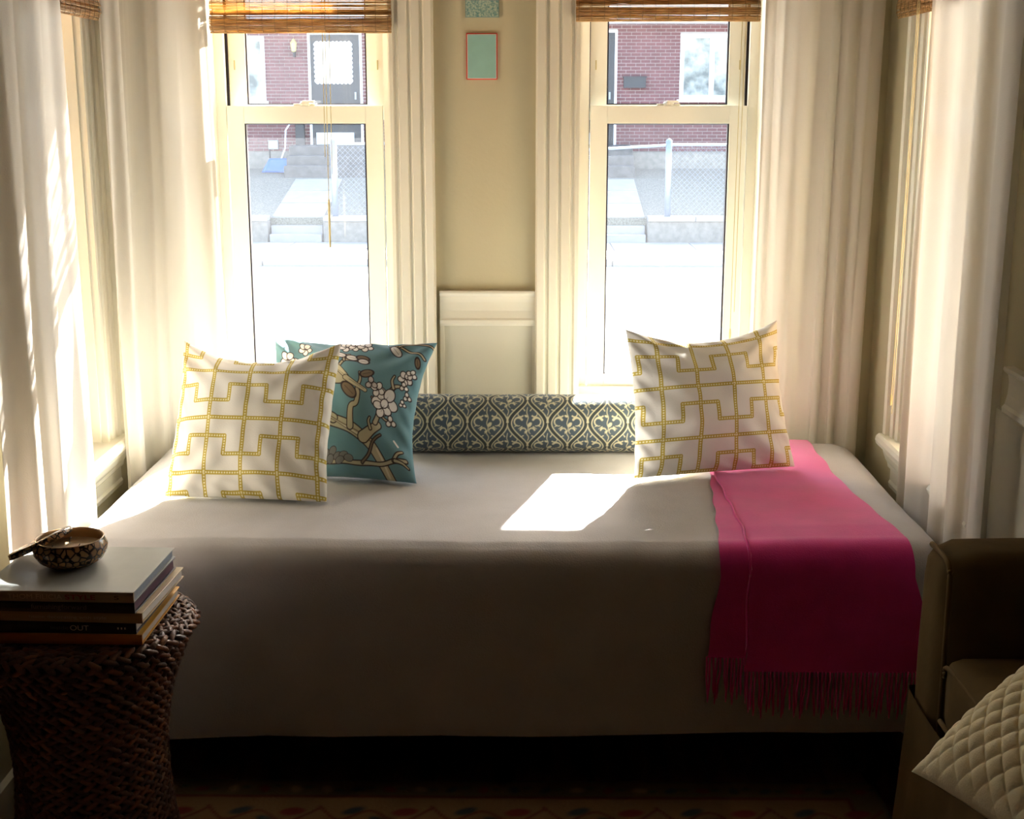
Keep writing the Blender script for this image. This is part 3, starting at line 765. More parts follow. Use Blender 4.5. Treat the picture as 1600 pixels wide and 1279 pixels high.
# ------------------------------------------------------------------ pink throw
thr = empty('throw_blanket', (.64, 2.85, .34), 0, 'bright pink wool throw folded over the right end of the daybed', 'blanket')
def drape(xl, xr, y_back, z_end, off, NX, seed, rag=0.0):
    """xl, xr: functions of path length t (0 back .. ) ; follows the bed top, edge and front"""
    top = y_back - (BY0 + ER); arc = ER * pi / 2; down = BZ - .006 - ER - z_end; L = top + arc + down
    NT = 150; t = np.linspace(0, L, NT); s = np.linspace(0, 1, NX)
    Y = np.zeros(NT); Z = np.zeros(NT); ny = np.zeros(NT); nz = np.zeros(NT)
    for i, q in enumerate(t):
        if q < top: Y[i], Z[i], ny[i], nz[i] = y_back - q, BZ, 0, 1
        elif q < top + arc:
            a = (q - top) / ER; Y[i], Z[i], ny[i], nz[i] = BY0 + ER - ER * sin(a), BZ - .004 - ER * (1 - cos(a)), -sin(a), cos(a)
        else: Y[i], Z[i], ny[i], nz[i] = BY0, BZ - .006 - ER - (q - top - arc), -1, 0
    Z = np.where(t < top, BZ - .004 * np.clip((t - top + .08) / .08, 0, 1), Z)
    XL = np.array([xl(y, z) for y, z in zip(Y, Z)]); XR = np.array([xr(y, z) for y, z in zip(Y, Z)])
    X = XL[None] * (1 - s[:, None]) + XR[None] * s[:, None]
    X[0] += .0025 * np.sin(t * 40); X[-1] += .003 * np.sin(t * 31)
    # follow bed undulation; ripples
    und = .0035 * fbm(X, np.broadcast_to(Y, X.shape), 3, 3, 5.0)
    rip = .0028 * fbm(X * 1.2, np.broadcast_to(Y - Z, X.shape) * .8, seed, 3, 9.0) + .0028
    ex = np.clip((t - top - arc) / .25, 0, 1) * (.006 + .006 * fbm(X, X * 0 + t, seed + 4, 2, 6.0))
    o2 = off + rip * .8 + und * nz + ex + .006 * np.abs(ny)
    xc = BX1 - CR; dxc = np.clip(X - xc, 0, CR * .98)
    back = (CR - np.sqrt(np.clip(CR ** 2 - dxc ** 2, 0, 1))) * np.clip((t - top + .03) / .06, 0, 1) 
    back = back * .55
    return np.stack([X, Y + ny * o2 + back, Z + nz * o2], -1), t
def lerp(x, xs, ys): return float(np.interp(x, xs, ys))
def key(y, z): return (y - 2.87) if z > .57 else (z - .57)     # >0 on top, <0 down the front
lowL = lambda y, z: lerp(key(y, z), [-.25, -.1, 0, .1, .6, .98], [.402, .418, .432, .44, .487, .55])
lowR = lambda y, z: lerp(key(y, z), [-.25, 0, .6, .98], [.70, .70, .70, .72])
upL = lambda y, z: lerp(key(y, z), [-.25, 0, .08, .4, .6, .98], [.494, .497, .500, .500, .498, .56])
upR = lambda y, z: lerp(key(y, z), [-.25, -.1, 0, .08, .5, .8, .98], [.905, .893, .868, .852, .818, .816, .820])
Plo, _ = drape(lowL, lowR, 3.80, .375, .0045, 40, 2)
Pup, _ = drape(upL, upR, 3.83, .345, .0095, 120, 5)
loc = np.array(thr.location)
lowo = grid_mesh('under_layer', Plo - loc, M['pink'], thr); upo = grid_mesh('top_layer', Pup - loc, M['pink'], thr)
# rolled fold edge on the left of the top layer, so the cloth reads thick
for G in (Pup,):
    MB().tube([tuple(p - loc) for p in G[0, ::3]], .0035, 6).build('folded_edge', M['pink'], thr, smooth=True)
tm = []
for v_ in range(5):
    r = random.Random(v_); L_ = .092 + .006 * v_; dx = r.uniform(-.004, .004)
    pts = [(dx * (t ** 2) + .0012 * sin(9 * t + v_), -.001 * t, -L_ * t) for t in [i / 6 for i in range(7)]]
    o = MB().tube(pts, [.0022, .0027, .0026, .0027, .0026, .0024, .0016], 6).build('tassel', M['pink'], None, smooth=True)
    tm.append(o.data); bpy.data.objects.remove(o)
def fringe(G, x0, x1, n, k0):
    e = G[:, -1]
    for i in range(n):
        x = x0 + (x1 - x0) * (i + .5) / n
        y = float(np.interp(x, e[:, 0], e[:, 1])); z = float(np.interp(x, e[:, 0], e[:, 2]))
        o = bpy.data.objects.new('tassel', tm[(i * 3 + k0) % 5]); COL.objects.link(o); o.parent = thr
        o.location = (x - loc[0], y - loc[1], z - loc[2] + .002); o.rotation_euler = (0, random.uniform(-.05, .05), random.uniform(0, 6))
fringe(Plo, .404, .500, 12, 0); fringe(Pup, .496, .903, 46, 2)

# ------------------------------------------------------------------ rug
rug_x0, rug_x1, rug_y0, rug_y1 = -1.12, .84, 1.3, 2.968
NX_, NY_ = 300, 270
gx, gy = np.meshgrid(np.linspace(rug_x0, rug_x1, NX_), np.linspace(rug_y0, rug_y1, NY_), indexing='ij')
cv = Canvas(gx, gy, (150, 118, 82), .008)
ed = np.minimum(np.minimum(gx - rug_x0, rug_x1 - gx), np.minimum(gy - rug_y0, rug_y1 - gy))
cv._mix(.5 - (ed - .085) / .008, (118, 98, 66)); cv._mix(.5 - (np.abs(ed - .085) - .005) / .008, (110, 50, 34)); cv._mix(.5 - (ed - .012) / .008, (96, 92, 70))
r = random.Random(11)
for k in range(26):
    x = rug_x0 + .05 + (rug_x1 - rug_x0 - .1) * k / 25
    cv.ell(x, rug_y1 - .05, .016, .011, r.random() * 3, r.choice([(70, 78, 74), (126, 66, 46), (168, 140, 100)]))
    cv.ell(x + .03, rug_y1 - .045 + r.uniform(-.01, .01), .010, .007, 0, (84, 88, 64))
for k in range(7):
    x = rug_x0 + .12 + k * .26
    cv.line(curve([(x, rug_y1 - .13), (x + .05, rug_y1 - .19), (x + .12, rug_y1 - .15), (x + .19, rug_y1 - .2), (x + .26, rug_y1 - .14)], 6), .008, (110, 52, 40))
    cv.ell(x + .08, rug_y1 - .15, .028, .014, .5, (56, 66, 72)); cv.ell(x + .14, rug_y1 - .19, .022, .013, -.5, (60, 70, 70)); cv.ell(x + .2, rug_y1 - .155, .03, .017, .2, (128, 50, 44))
for k in range(60):
    x, y = r.uniform(rug_x0 + .15, rug_x1 - .15), r.uniform(rug_y0 + .15, rug_y1 - .25)
    cv.ell(x, y, r.uniform(.015, .04), r.uniform(.01, .02), r.random() * 3, r.choice([(70, 78, 74), (126, 60, 46), (92, 96, 66), (172, 140, 100)]))
hz = .009 + .0006 * fbm(gx, gy, 4, 2, 40)
hz[0] = hz[-1] = .001; hz[:, 0] = hz[:, -1] = .001
rug = grid_mesh('area_rug', np.stack([gx, gy, hz], -1), M['rug'], colors=cv.c)
tag(rug, 'tan floral rug with a red border line on the floor before the daybed', 'rug')

# ------------------------------------------------------------------ woven stool
SX, SY, SH = -.899, 2.545, .578
stool = empty('woven_stool', (SX, SY, .010), 0, 'dark brown braided seagrass drum stool holding the books', 'stool')
def rad_at(z):
    t = z / SH
    return .150 + .066 * abs(2 * (t - .46)) ** 2.1 * (1 if t > .46 else .62)
core = [(0, 0), (rad_at(0) - .01, 0)] + [(rad_at(z) - .008, z) for z in np.linspace(.01, SH - .02, 24)] + [(rad_at(SH) - .022, SH - .008), (0, SH - .008)]
MB().lathe(core, 48).build('core', M['core'], stool, smooth=True)
def ellipsoid(n=7, rings=4):
    v = [(-1, 0, 0)]; f = []
    for i in range(1, rings):
        a = pi * i / rings
        for k in range(n): v.append((-cos(a), sin(a) * cos(2 * pi * k / n), sin(a) * sin(2 * pi * k / n)))
    v.append((1, 0, 0)); last = len(v) - 1
    for k in range(n):
        f.append((0, 1 + (k + 1) % n, 1 + k)); f.append((last, last - n + k, last - n + (k + 1) % n))
        for i in range(rings - 2): a = 1 + i * n; f.append((a + k, a + (k + 1) % n, a + n + (k + 1) % n, a + n + k))
    return np.array(v), f
EV, EF = ellipsoid()
def braid(name, r, z, tilt, pitch, seed):
    """one braided ring: chevrons of overlapping leaves. tilt = surface angle (0 side wall .. 90 top)"""
    n = max(8, int(2 * pi * r / .027)); rr_ = random.Random(seed); V = []; F = []; C = []
    out = np.array((cos(tilt), 0, sin(tilt))); upv = np.array((-sin(tilt), 0, cos(tilt)))
    for k in range(n):
        for s in (1, -1):
            a = 2 * pi * (k + (.5 if s < 0 else 0)) / n + rr_.uniform(-.01, .01)
            th = s * radians(30 + rr_.uniform(-7, 7)); L, Wd, Th = .0190 * rr_.uniform(.9, 1.1), .0066, .0058
            tang = np.array((0, 1, 0)); d = tang * cos(th) + upv * sin(th); w = -tang * sin(th) + upv * cos(th)
            p = EV[:, :1] * L * d + EV[:, 1:2] * Wd * w + EV[:, 2:] * Th * out
            p = p + np.array((r, 0, z)) + upv * (s * pitch * .22) + out * rr_.uniform(-.001, .0015)
            ca, sa = cos(a), sin(a); q = np.stack([p[:, 0] * ca - p[:, 1] * sa, p[:, 0] * sa + p[:, 1] * ca, p[:, 2]], 1)
            b0 = len(V) * len(EV); V.append(q); F += [tuple(i + b0 for i in g) for g in EF]
            t = rr_.random(); col = np.array(s2l((78, 54, 44))) * (1 - t) + np.array(s2l((128, 86, 60))) * t
            if rr_.random() < .12: col = np.array(s2l((140, 92, 60)))
            C.append(np.tile(col, (len(EV), 1)))
    V = np.concatenate(V); C = np.concatenate(C)
    me = bpy.data.meshes.new(name); me.from_pydata(V.tolist(), [], F); me.update()
    at = me.color_attributes.new('print', 'FLOAT_COLOR', 'POINT'); at.data.foreach_set('color', np.concatenate([C, np.ones((len(C), 1))], 1).astype(np.float32).ravel())
    return newobj(name, me, M['seagrass'], stool, True)
k = 0; z = .010
while z < SH - .020:
    braid('braid_ring', rad_at(z), z, 0, .0205, k); z += .0205; k += 1
braid('braid_ring', rad_at(SH) - .006, SH - .010, radians(45), .02, 90)
r = rad_at(SH) - .024
while r > .02:
    braid('braid_ring', r, SH - .004, radians(90), .019, int(r * 1e4)); r -= .019

# ------------------------------------------------------------------ books
ink_red = mat('ink_red', (150, 28, 40), .5, var=.05); ink_pale = mat('ink_pale', (216, 206, 190), .5, var=.05); ink_grey = mat('ink_grey', (120, 116, 112), .5, var=.05)
ink_black = mat('ink_black', (25, 24, 26), .5, var=.05)
paper = mat('page_block', (196, 192, 184), .85, var=.12, vscale=160, aniso=(.2, .2, 12))
def book(label, z, h, wx, dy, cx_, cy_, rz, ccover, cspine=None, texts=(), page=None, name='book'):
    """lies flat, spine towards the camera (-y); x along the spine"""
    bk = empty(name, (cx_, cy_, z), rz, label, 'book', 'stack of books on the woven stool')
    mc = mat('book_cover', ccover, .35, var=.06, vscale=20); t = .0022
    MB().box((-wx / 2, -dy / 2, 0), (wx / 2, dy / 2, t)).build('back_cover', mc, bk, bevel=.0006)
    MB().box((-wx / 2, -dy / 2, h - t), (wx / 2, dy / 2, h)).build('front_cover', mc, bk, bevel=.0006)
    MB().box((-wx / 2 + .004, -dy / 2 + .003, t), (wx / 2 - .004, dy / 2 - .004, h - t)).build('pages', page or paper, bk)
    sp = MB().extrude([(0, t * .2), (-.003, .0), (-.0042, h * .3), (-.0042, h * .7), (-.003, h), (0, h - t * .2)], (-wx / 2, -dy / 2, 0), (wx / 2, -dy / 2, 0), (0, 1, 0), (0, 0, 1)).build(
        'spine', mat('book_spine', cspine or ccover, .45, var=.06, vscale=20), bk)
    for (s, size, m, x, wd) in texts:
        text_part('spine_lettering', s, size, m, sp, (x, -dy / 2 - .0046, h / 2 - size * .34), (pi / 2, 0, 0), wd)
    return bk
zz0 = SH + .016
z = zz0
book('orange-yellow book at the bottom of the stack on the stool', z, .020, .300, .262, -.881, 2.530, radians(-1.0), (214, 158, 44), (206, 132, 38)); z += .0203
book('black book lettered OUT, second from the bottom of the stack', z, .0235, .292, .250, -.887, 2.528, radians(-1.5), (46, 44, 50), (26, 26, 30),
     [('inside', .010, ink_grey, -.020, .034), ('OUT', .015, ink_pale, .018, .036), ('III', .006, ink_pale, .108, .016)]); z += .0238
book('tan book with white pages in the middle of the stack', z, .021, .305, .258, -.875, 2.530, radians(-3.0), (186, 168, 132), (186, 162, 120),
     [('home decorating with style', .009, ink_pale, -.068, .15)], page=mat('white_pages', (226, 226, 222), .85, var=.08, vscale=160, aniso=(.2, .2, 12))); z += .0213
book('black book with purple page edge lettered furnishing forward', z, .0235, .296, .256, -.884, 2.524, radians(-2.5), (36, 28, 40), (22, 22, 26),
     [('furnishing', .013, ink_grey, -.052, .058), ('forward', .013, ink_grey, .007, .048)], page=mat('purple_pages', (92, 62, 84), .8, var=.1, vscale=100)); z += .0238
book('silver-grey book at the top of the stack under the candle bowl', z, .0205, .300, .262, -.886, 2.520, radians(-2.0), (168, 174, 172), (172, 160, 140),
     [('THOM FILICIA', .0135, ink_pale, -.092, .105), ('STYLE', .0135, ink_red, .018, .058), ('S', .011, ink_black, .112, .009)], page=mat('blue_grey_pages', (150, 164, 180), .8, var=.1, vscale=100)); z += .0206
ZT = z

# candle bowl
BC = (-.912, 2.545)
bowl = empty('candle_bowl', (BC[0], BC[1], ZT), 0, 'round patterned tin bowl candle on the top book', 'candle')
bm_ = mat('bowl_print', (120, 90, 60), .25, spec=.6)
nt = bm_.node_tree; n = nt.nodes; l = nt.links
tc = n.new('ShaderNodeTexCoord'); vo = n.new('ShaderNodeTexVoronoi'); vo.feature = 'DISTANCE_TO_EDGE'; vo.inputs['Scale'].default_value = 75
v2 = n.new('ShaderNodeTexVoronoi'); v2.inputs['Scale'].default_value = 42
l.new(tc.outputs['Object'], vo.inputs['Vector']); l.new(tc.outputs['Object'], v2.inputs['Vector'])
cr = n.new('ShaderNodeValToRGB'); cr.color_ramp.elements[0].position = .06; cr.color_ramp.elements[0].color = s2l((36, 28, 30)) + (1,); cr.color_ramp.elements[1].position = .12; cr.color_ramp.elements[1].color = s2l((158, 122, 84)) + (1,)
cr2 = n.new('ShaderNodeValToRGB'); cr2.color_ramp.elements[0].position = .22; cr2.color_ramp.elements[0].color = s2l((40, 30, 32)) + (1,); cr2.color_ramp.elements[1].position = .3; cr2.color_ramp.elements[1].color = (1, 1, 1, 1)
l.new(vo.outputs['Distance'], cr.inputs[0]); l.new(v2.outputs['Distance'], cr2.inputs[0])
mu = n.new('ShaderNodeMix'); mu.data_type = 'RGBA'; mu.blend_type = 'MULTIPLY'; mu.inputs[0].default_value = 1
l.new(cr.outputs[0], mu.inputs[6]); l.new(cr2.outputs[0], mu.inputs[7]); l.new(mu.outputs[2], n['Principled BSDF'].inputs['Base Color'])
R = .070
MB().lathe([(0, 0), (.036, 0), (.048, .003), (.062, .012), (.071, .026), (.0725, .038), (.068, .050), (.0655, .0535)], 56).build('shell', bm_, bowl, smooth=True)
MB().lathe([(.0655, .0535), (.0668, .0548), (.0645, .0552), (.0630, .052), (.066, .044), (.067, .036), (.0665, .030)], 56).build('lining', M['tan_lining'], bowl, smooth=True)
MB().lathe([(.0668, .034), (.060, .0332), (.03, .0325), (0, .0325)], 48).build('wax', mat('candle_wax', (206, 186, 150), .4, var=.05), bowl, smooth=True)
for (wx, wy) in ((-.030, -.022), (.020, -.012), (-.012, .030)):
    MB().tube([(wx, wy, .032), (wx + .001, wy, .041), (wx + .004, wy, .045)], .0011, 6).build('wick', ink_black, bowl)
# lid leaning on the bowl rim, seen nearly on edge
lid = empty('tin_cover', (-.975, 2.560, ZT), 0, 'patterned round candle lid leaning on the left rim of the bowl', 'tin cover')
lidm = MB().lathe([(0, .012), (.060, .012), (.066, .010), (.067, .0), (.064, -.001), (.063, .006), (0, .007)], 56).build('disc', bm_, lid, smooth=True)
lidm.location = (0, 0, .033)
av = Vector((cos(radians(25)), 0, sin(radians(25)))); vv = Vector((-.22, .95, -.20)); vv = (vv - av * vv.dot(av)).normalized(); nn = av.cross(vv)
lidm.rotation_euler = Matrix((av, vv, nn)).transposed().to_euler()

# ------------------------------------------------------------------ olive sofa
sofa = empty('sofa', (1.25, 1.8, 0), 0, 'olive-brown velvet sofa cut off by the right edge of the photo', 'sofa')
def soft_box(a, b_, r, name, m, puff=0, seed=0, parent=sofa, n=14, off=(1.25, 1.8, 0), wob=.004):
    """rounded box with a little puff"""
    a = np.array(a, float); b_ = np.array(b_, float); c = (a + b_) / 2; h = (b_ - a) / 2
    bm = bmesh.new(); bmesh.ops.create_cube(bm, size=2); bmesh.ops.subdivide_edges(bm, edges=bm.edges, cuts=n, use_grid_fill=True)
    for v in bm.verts:
        p = np.array(v.co); q = np.sign(p) * np.abs(p) ** .85 * h; core_ = np.clip(q, -(h - r), h - r); d = q - core_; L = np.linalg.norm(d)
        if L > 1e-9: 
            q = core_ + d / L * r
        pf = puff * np.array((0, 0, 1)) * (1 - p[0] ** 2) * (1 - p[1] ** 2) * np.sign(p[2]) * (abs(p[2]) > .99)
        q = q + c + pf
        q = q + wob * np.array(noise.noise_vector(Vector(q * 5 + seed)))
        v.co = q - np.array(off)
    me = bpy.data.meshes.new(name); bm.to_mesh(me); bm.free()
    return newobj(name, me, m, parent, True)
def welt(pts, m=M['velvet2'], r=.006, name='piping'):
    return MB().tube([tuple(np.array(p) - np.array((1.25, 1.8, 0))) for p in curve(pts, 8)], r, 8).build(name, m, sofa, smooth=True)
AY0, AY1, AZ = 2.415, 2.600, .762
soft_box((.79, AY0, .12), (1.72, AY1, AZ), .06, 'arm', M['velvet'], seed=1)
soft_box((.79, .98, .12), (1.72, 1.15, AZ), .045, 'arm', M['velvet'], seed=5)
soft_box((1.48, 1.15, .12), (1.76, AY0, .86), .06, 'back', M['velvet'], seed=7)
soft_box((.812, 1.155, .12), (1.5, AY0 - .002, .42), .03, 'base', M['velvet'], seed=8)
soft_box((.790, 1.165, .415), (1.47, AY0 - .004, .582), .04, 'seat_cushion', M['velvet'], puff=.012, seed=9)
# piping round the arm's front panel and along the cushion
welt([(.803, AY0 + .011, .13), (.803, AY0 + .011, .40), (.803, AY0 + .011, .70), (.803, AY0 + .018, .735), (.803, AY0 + .045, AZ - .012), (.803, AY1 - .05, AZ - .012)], r=.0055)
welt([(.80, AY0 - .01, .530), (.800, AY0 - .05, .558), (.800, 2.0, .562), (.800, 1.2, .562)], r=.005)
welt([(.797, AY0 - .01, .440), (.797, 2.0, .434), (.797, 1.2, .434)], r=.005)
# loose skirt that flares to the floor below the arm and seat
ns, nz_ = 120, 24; s = np.linspace(0, 1, ns)[:, None]; t = np.linspace(0, 1, nz_)[None]
path = np.array([(1.7, 2.606), (1.2, 2.606), (.86, 2.606), (.79, 2.59), (.785, 2.5), (.785, 2.4), (.795, 2.0), (.795, 1.6), (.795, 1.1)])
seg = np.r_[0, np.cumsum(np.hypot(*np.diff(path, axis=0).T))]; seg /= seg[-1]
px_ = np.interp(s[:, 0], seg, path[:, 0])[:, None]; py_ = np.interp(s[:, 0], seg, path[:, 1])[:, None]
fl_ = (t ** 1.3) * (.045 + .014 * np.sin(s * 60) + .008 * np.sin(s * 143 + 1))
wx_ = np.interp(s[:, 0], seg, [0, 0, -.2, -.8, -1, -1, -1, -1, -1])[:, None]; wy_ = np.interp(s[:, 0], seg, [1, 1, 1, .5, 0, 0, 0, 0, 0])[:, None]
Ps = np.stack([px_ + wx_ * fl_ - .004, py_ + wy_ * fl_ * .5 + 0 * t, .43 - .42 * t + 0 * s], -1) - np.array((1.25, 1.8, 0))
grid_mesh('skirt', Ps, M['velvet'], sofa)

# quilted cushion on the seat
Nq = 300
G, u, v = pillow_mesh(Nq, .50, .50, .19, .05, .05, .05, 12, .3, p=.5)
Gb, ub, vb = pillow_mesh(80, .50, .50, .19, .05, .05, .05, 12, .3, True, p=.5)
a1 = (u + v * .92) * .25 / .030; a2 = (u - v * .92) * .25 / .030
qh = (np.abs(np.sin(a1 * pi / 1.45)) * np.abs(np.sin(a2 * pi / 1.45))) ** .42
msk = np.clip((1 - u ** 8) * (1 - v ** 8), 0, 1) ** .5
G[..., 1] -= .0085 * (qh - .5) * msk
e1 = Vector((.80, .26, .54)).normalized(); zl = Vector((-.09, .98, 0)); zl = (zl - e1 * zl.dot(e1)).normalized(); yl = zl.cross(e1)
Rq = Matrix((e1, yl, zl)).transposed()
ctr = np.array(Vector((.640, 2.035, .530)) + e1 * .245 - zl * .245)
o = grid_mesh('quilted_pillow', G @ np.array(Rq).T, M['quilt'], stack=[(Gb @ np.array(Rq).T, None)])
o.location = ctr
tag(o, 'cream diamond-quilted pillow on the sofa seat at the lower right', 'pillow')

# ================================================================== outside
grass = mat('winter_lawn', (126, 123, 112), .95, rgb2=(98, 98, 86), vscale=30, bump=.8, bscale=60)
conc = mat('pale_concrete', (152, 150, 148), .9, var=.12, vscale=3, bump=.2, bscale=30)
conc2 = mat('stone_wall', (134, 130, 122), .9, var=.25, vscale=8, bump=.4, bscale=20)
conc3 = mat('weathered_concrete', (88, 88, 88), .9, var=.25, vscale=6, bump=.3, bscale=20)
asph = mat('asphalt', (170, 172, 174), .8, var=.1, vscale=2, bump=.2, bscale=60)
brick_m = mat('brick', (118, 78, 80), .9, var=.25, vscale=3, bump=.2, bscale=30)
mortar = mat('mortar', (176, 170, 168), .95, var=.1)
white = mat('white_paint', (232, 234, 236), .6, var=.04)
darkp = mat('dark_door_paint', (52, 54, 58), .5, var=.1)
hglass = mat('house_window_glass', (90, 100, 104), .1, var=.5, vscale=2.5, rgb2=(190, 196, 196), spec=.8)
galv = mat('galvanised', (140, 150, 164), .35, metal=.3, var=.08)

struct(MB().box((-40, WY + T + .01, -1.6), (40, 23.05, -1.12)), 'road', asph)
sw = struct(MB().box((-40, 23.1, -1.5), (40, 26.0, -1.03)), 'sidewalk', conc2)
sl = MB().box((0, 23.30, -1.03), (1.50, 25.98, -1.0)).build('slab', conc, sw, bevel=.008)
for i in range(22):
    o = sl if i == 0 else sl.copy()
    if i: COL.objects.link(o); o.parent = sw
    o.location.x = -16.6 + i * 1.515
cb = MB().box((0, 23.06, -1.5), (2.99, 23.28, -.995)).build('curb_stone', conc, sw, bevel=.02)
for i in range(11):
    o = cb if i == 0 else cb.copy()
    if i: COL.objects.link(o); o.parent = sw
    o.location.x = -16.6 + i * 3.01
# retaining wall with gaps for the two flights of steps
rw = empty('retaining_wall', (0, 26.1, -1), 0); rw['kind'] = 'structure'
def rwbox(x0, x1):
    MB().box((x0, -.1, -.4), (x1, .2, .40)).build('wall_face', conc2, rw, bevel=.02)
    k = max(1, round((x1 - x0) / .9)); w_ = (x1 - x0) / k
    for i in range(k): MB().box((x0 + i * w_ + .005, -.14, .40), (x0 + (i + 1) * w_ - .005, .24, .49)).build('coping_stone', conc, rw, bevel=.012)
rwbox(-16, -5.02); rwbox(-3.95, .75); rwbox(2.30, 16)
lawn = pyobj('lawn', [(-40, 26.3, -.56), (40, 26.3, -.56), (40, 29.3, .04), (-40, 29.3, .04), (-40, 31.2, .19), (40, 31.2, .19), (-40, 26.3, -1.6), (40, 26.3, -1.6), (-40, 60, .19), (40, 60, .19)],
             [(0, 1, 2, 3), (3, 2, 5, 4), (6, 7, 1, 0), (4, 5, 9, 8)], grass); lawn['kind'] = 'structure'
def walk(x0, x1, lab):
    w_ = empty('garden_walk', ((x0 + x1) / 2, 26.3, -.55), 0, lab, 'walkway', 'concrete front walks up to the house'); h = (x1 - x0) / 2
    for k in range(3):
        y0, y1 = .95 * k + .02, .95 * k + .93; z0_, z1_ = .02 + .6 * y0 / 3, .02 + .6 * y1 / 3
        MB().add([(-h, y0, z0_), (h, y0, z0_), (h, y1, z1_), (-h, y1, z1_), (-h, y0, z0_ - .1), (h, y0, z0_ - .1), (h, y1, z1_ - .1), (-h, y1, z1_ - .1)],
                 [(0, 1, 2, 3), (7, 6, 5, 4), (0, 4, 5, 1), (1, 5, 6, 2), (2, 6, 7, 3), (3, 7, 4, 0)]).build('slab', conc, w_)
    for k in range(3): MB().box((-h, -.36 + .2 * k, -.5), (h, .02, -.45 + .15 * (k + 1))).build('step', conc, w_, bevel=.01)
walk(-4.98, -3.98, 'concrete walk and steps behind the left-hand back window')
walk(.80, 2.26, 'concrete walk and steps behind the right-hand back window')

# brick house
house = empty('brick_house', (-1, 31.3, .19), 0, 'red brick house across the street with white windows and dark doors', 'house')
HO = np.array((-1, 31.3, .19))
def hb(mb, name, m, parent=house, bevel=0): 
    mb.v = [tuple(np.array(p) - HO) for p in mb.v]; return mb.build(name, m, parent, bevel=bevel)
YF = 31.0; HX0, HX1, HT = -13.0, 11.0, 3.36
hb(MB().box((HX0, YF + .02, .0), (HX1, 38, HT)), 'wall', mortar)
hb(MB().box((HX0 - .02, YF - .06, 0), (HX1 + .02, YF + .02, .55)), 'foundation', conc2)
openings = [(-7.25, -5.90, 1.66, 3.05), (-4.93, -3.72, .70, 3.16), (.74, 1.98, .70, 3.20), (3.38, 5.0, 1.70, 3.12), (-10.6, -9.2, 1.66, 3.05)]
CH, CL = .0745, .2185; EVb = []; rowi = 0; z = .556
bxs = []
while z < HT - .03:
    x = HX0 + (CL / 2 if rowi % 2 else 0)
    while x < HX1 - .1:
        x1_ = min(x + CL - .012, HX1)
        segs = [(x, x1_)]
        for (a, b2, c2, d2) in openings:
            if z + CH > c2 and z < d2:
                ns_ = []
                for (p, q) in segs:
                    if q <= a or p >= b2: ns_.append((p, q))
                    else:
                        if p < a - .02: ns_.append((p, a))
                        if q > b2 + .02: ns_.append((b2, q))
                segs = ns_
        for (p, q) in segs: bxs.append((p, q, z, z + CH - .013))
        x += CL
    z += CH; rowi += 1
B = np.array(bxs); dpt = RNG.uniform(.010, .018, len(B))
V = np.zeros((len(B), 8, 3))
for k, (ix, iy, iz) in enumerate([(0, 0, 0), (1, 0, 0), (1, 1, 0), (0, 1, 0), (0, 0, 1), (1, 0, 1), (1, 1, 1), (0, 1, 1)]):
    V[:, k, 0] = B[:, ix]; V[:, k, 1] = np.where(iy, YF + .02, YF + .02 - dpt); V[:, k, 2] = B[:, 2 + iz]
Fq = np.array([(0, 1, 5, 4), (1, 2, 6, 5), (3, 0, 4, 7), (4, 5, 6, 7), (0, 3, 2, 1)])
FF = (Fq[None] + (np.arange(len(B)) * 8)[:, None, None]).reshape(-1, 4)
me = bpy.data.meshes.new('bricks'); me.from_pydata((V.reshape(-1, 3) - HO).tolist(), [], FF.tolist()); me.update()
bo = newobj('bricks', me, brick_m, house); bo['kind'] = 'stuff'
hb(MB().extrude([(YF - .5, HT - .0), (YF - .5, HT + .16), (34.5, HT + 1.9), (38.5, HT + .16), (38.5, HT)], (HX0 - .4, 0, 0), (HX1 + .4, 0, 0), (0, 1, 0), (0, 0, 1)), 'roof', mat('roof_shingle', (90, 84, 82), .9, var=.2))
hb(MB().box((HX0 - .4, YF - .52, HT - .02), (HX1 + .4, YF - .49, HT + .16)), 'fascia', white)
hb(MB().box((HX0 - .4, YF - .5, HT - .03), (HX1 + .4, YF + .02, HT)), 'soffit', white)
hb(MB().tube([(HX0 - .4, YF - .58, HT + .06), (HX1 + .4, YF - .58, HT + .06)], .07, 10), 'gutter', white)
def hwin(x0, x1, z0, z1, mull):
    f = MB(); w_ = .09
    f.box((x0, YF - .03, z0), (x0 + w_, YF + .03, z1)); f.box((x1 - w_, YF - .03, z0), (x1, YF + .03, z1))
    f.box((x0 + w_, YF - .03, z0), (x1 - w_, YF + .03, z0 + w_)); f.box((x0 + w_, YF - .03, z1 - w_), (x1 - w_, YF + .03, z1)); f.box((x0 - .05, YF - .08, z0 - .06), (x1 + .05, YF, z0))
    for m_ in mull: f.box((m_ - .055, YF - .028, z0 + w_), (m_ + .055, YF + .03, z1 - w_))
    fo = hb(f, 'window', white)
    xs = [x0 + w_] + list(mull) + [x1 - w_]
    for a, c in zip(xs[:-1], xs[1:]):
        hb(MB().box((a, YF + .004, z0 + w_), (c, YF + .016, z1 - w_)), 'pane', hglass, fo)
hwin(-7.25, -5.90, 1.66, 3.05, [-6.6]); hwin(3.38, 5.0, 1.70, 3.12, [4.09]); hwin(-10.6, -9.2, 1.66, 3.05, [-9.9])
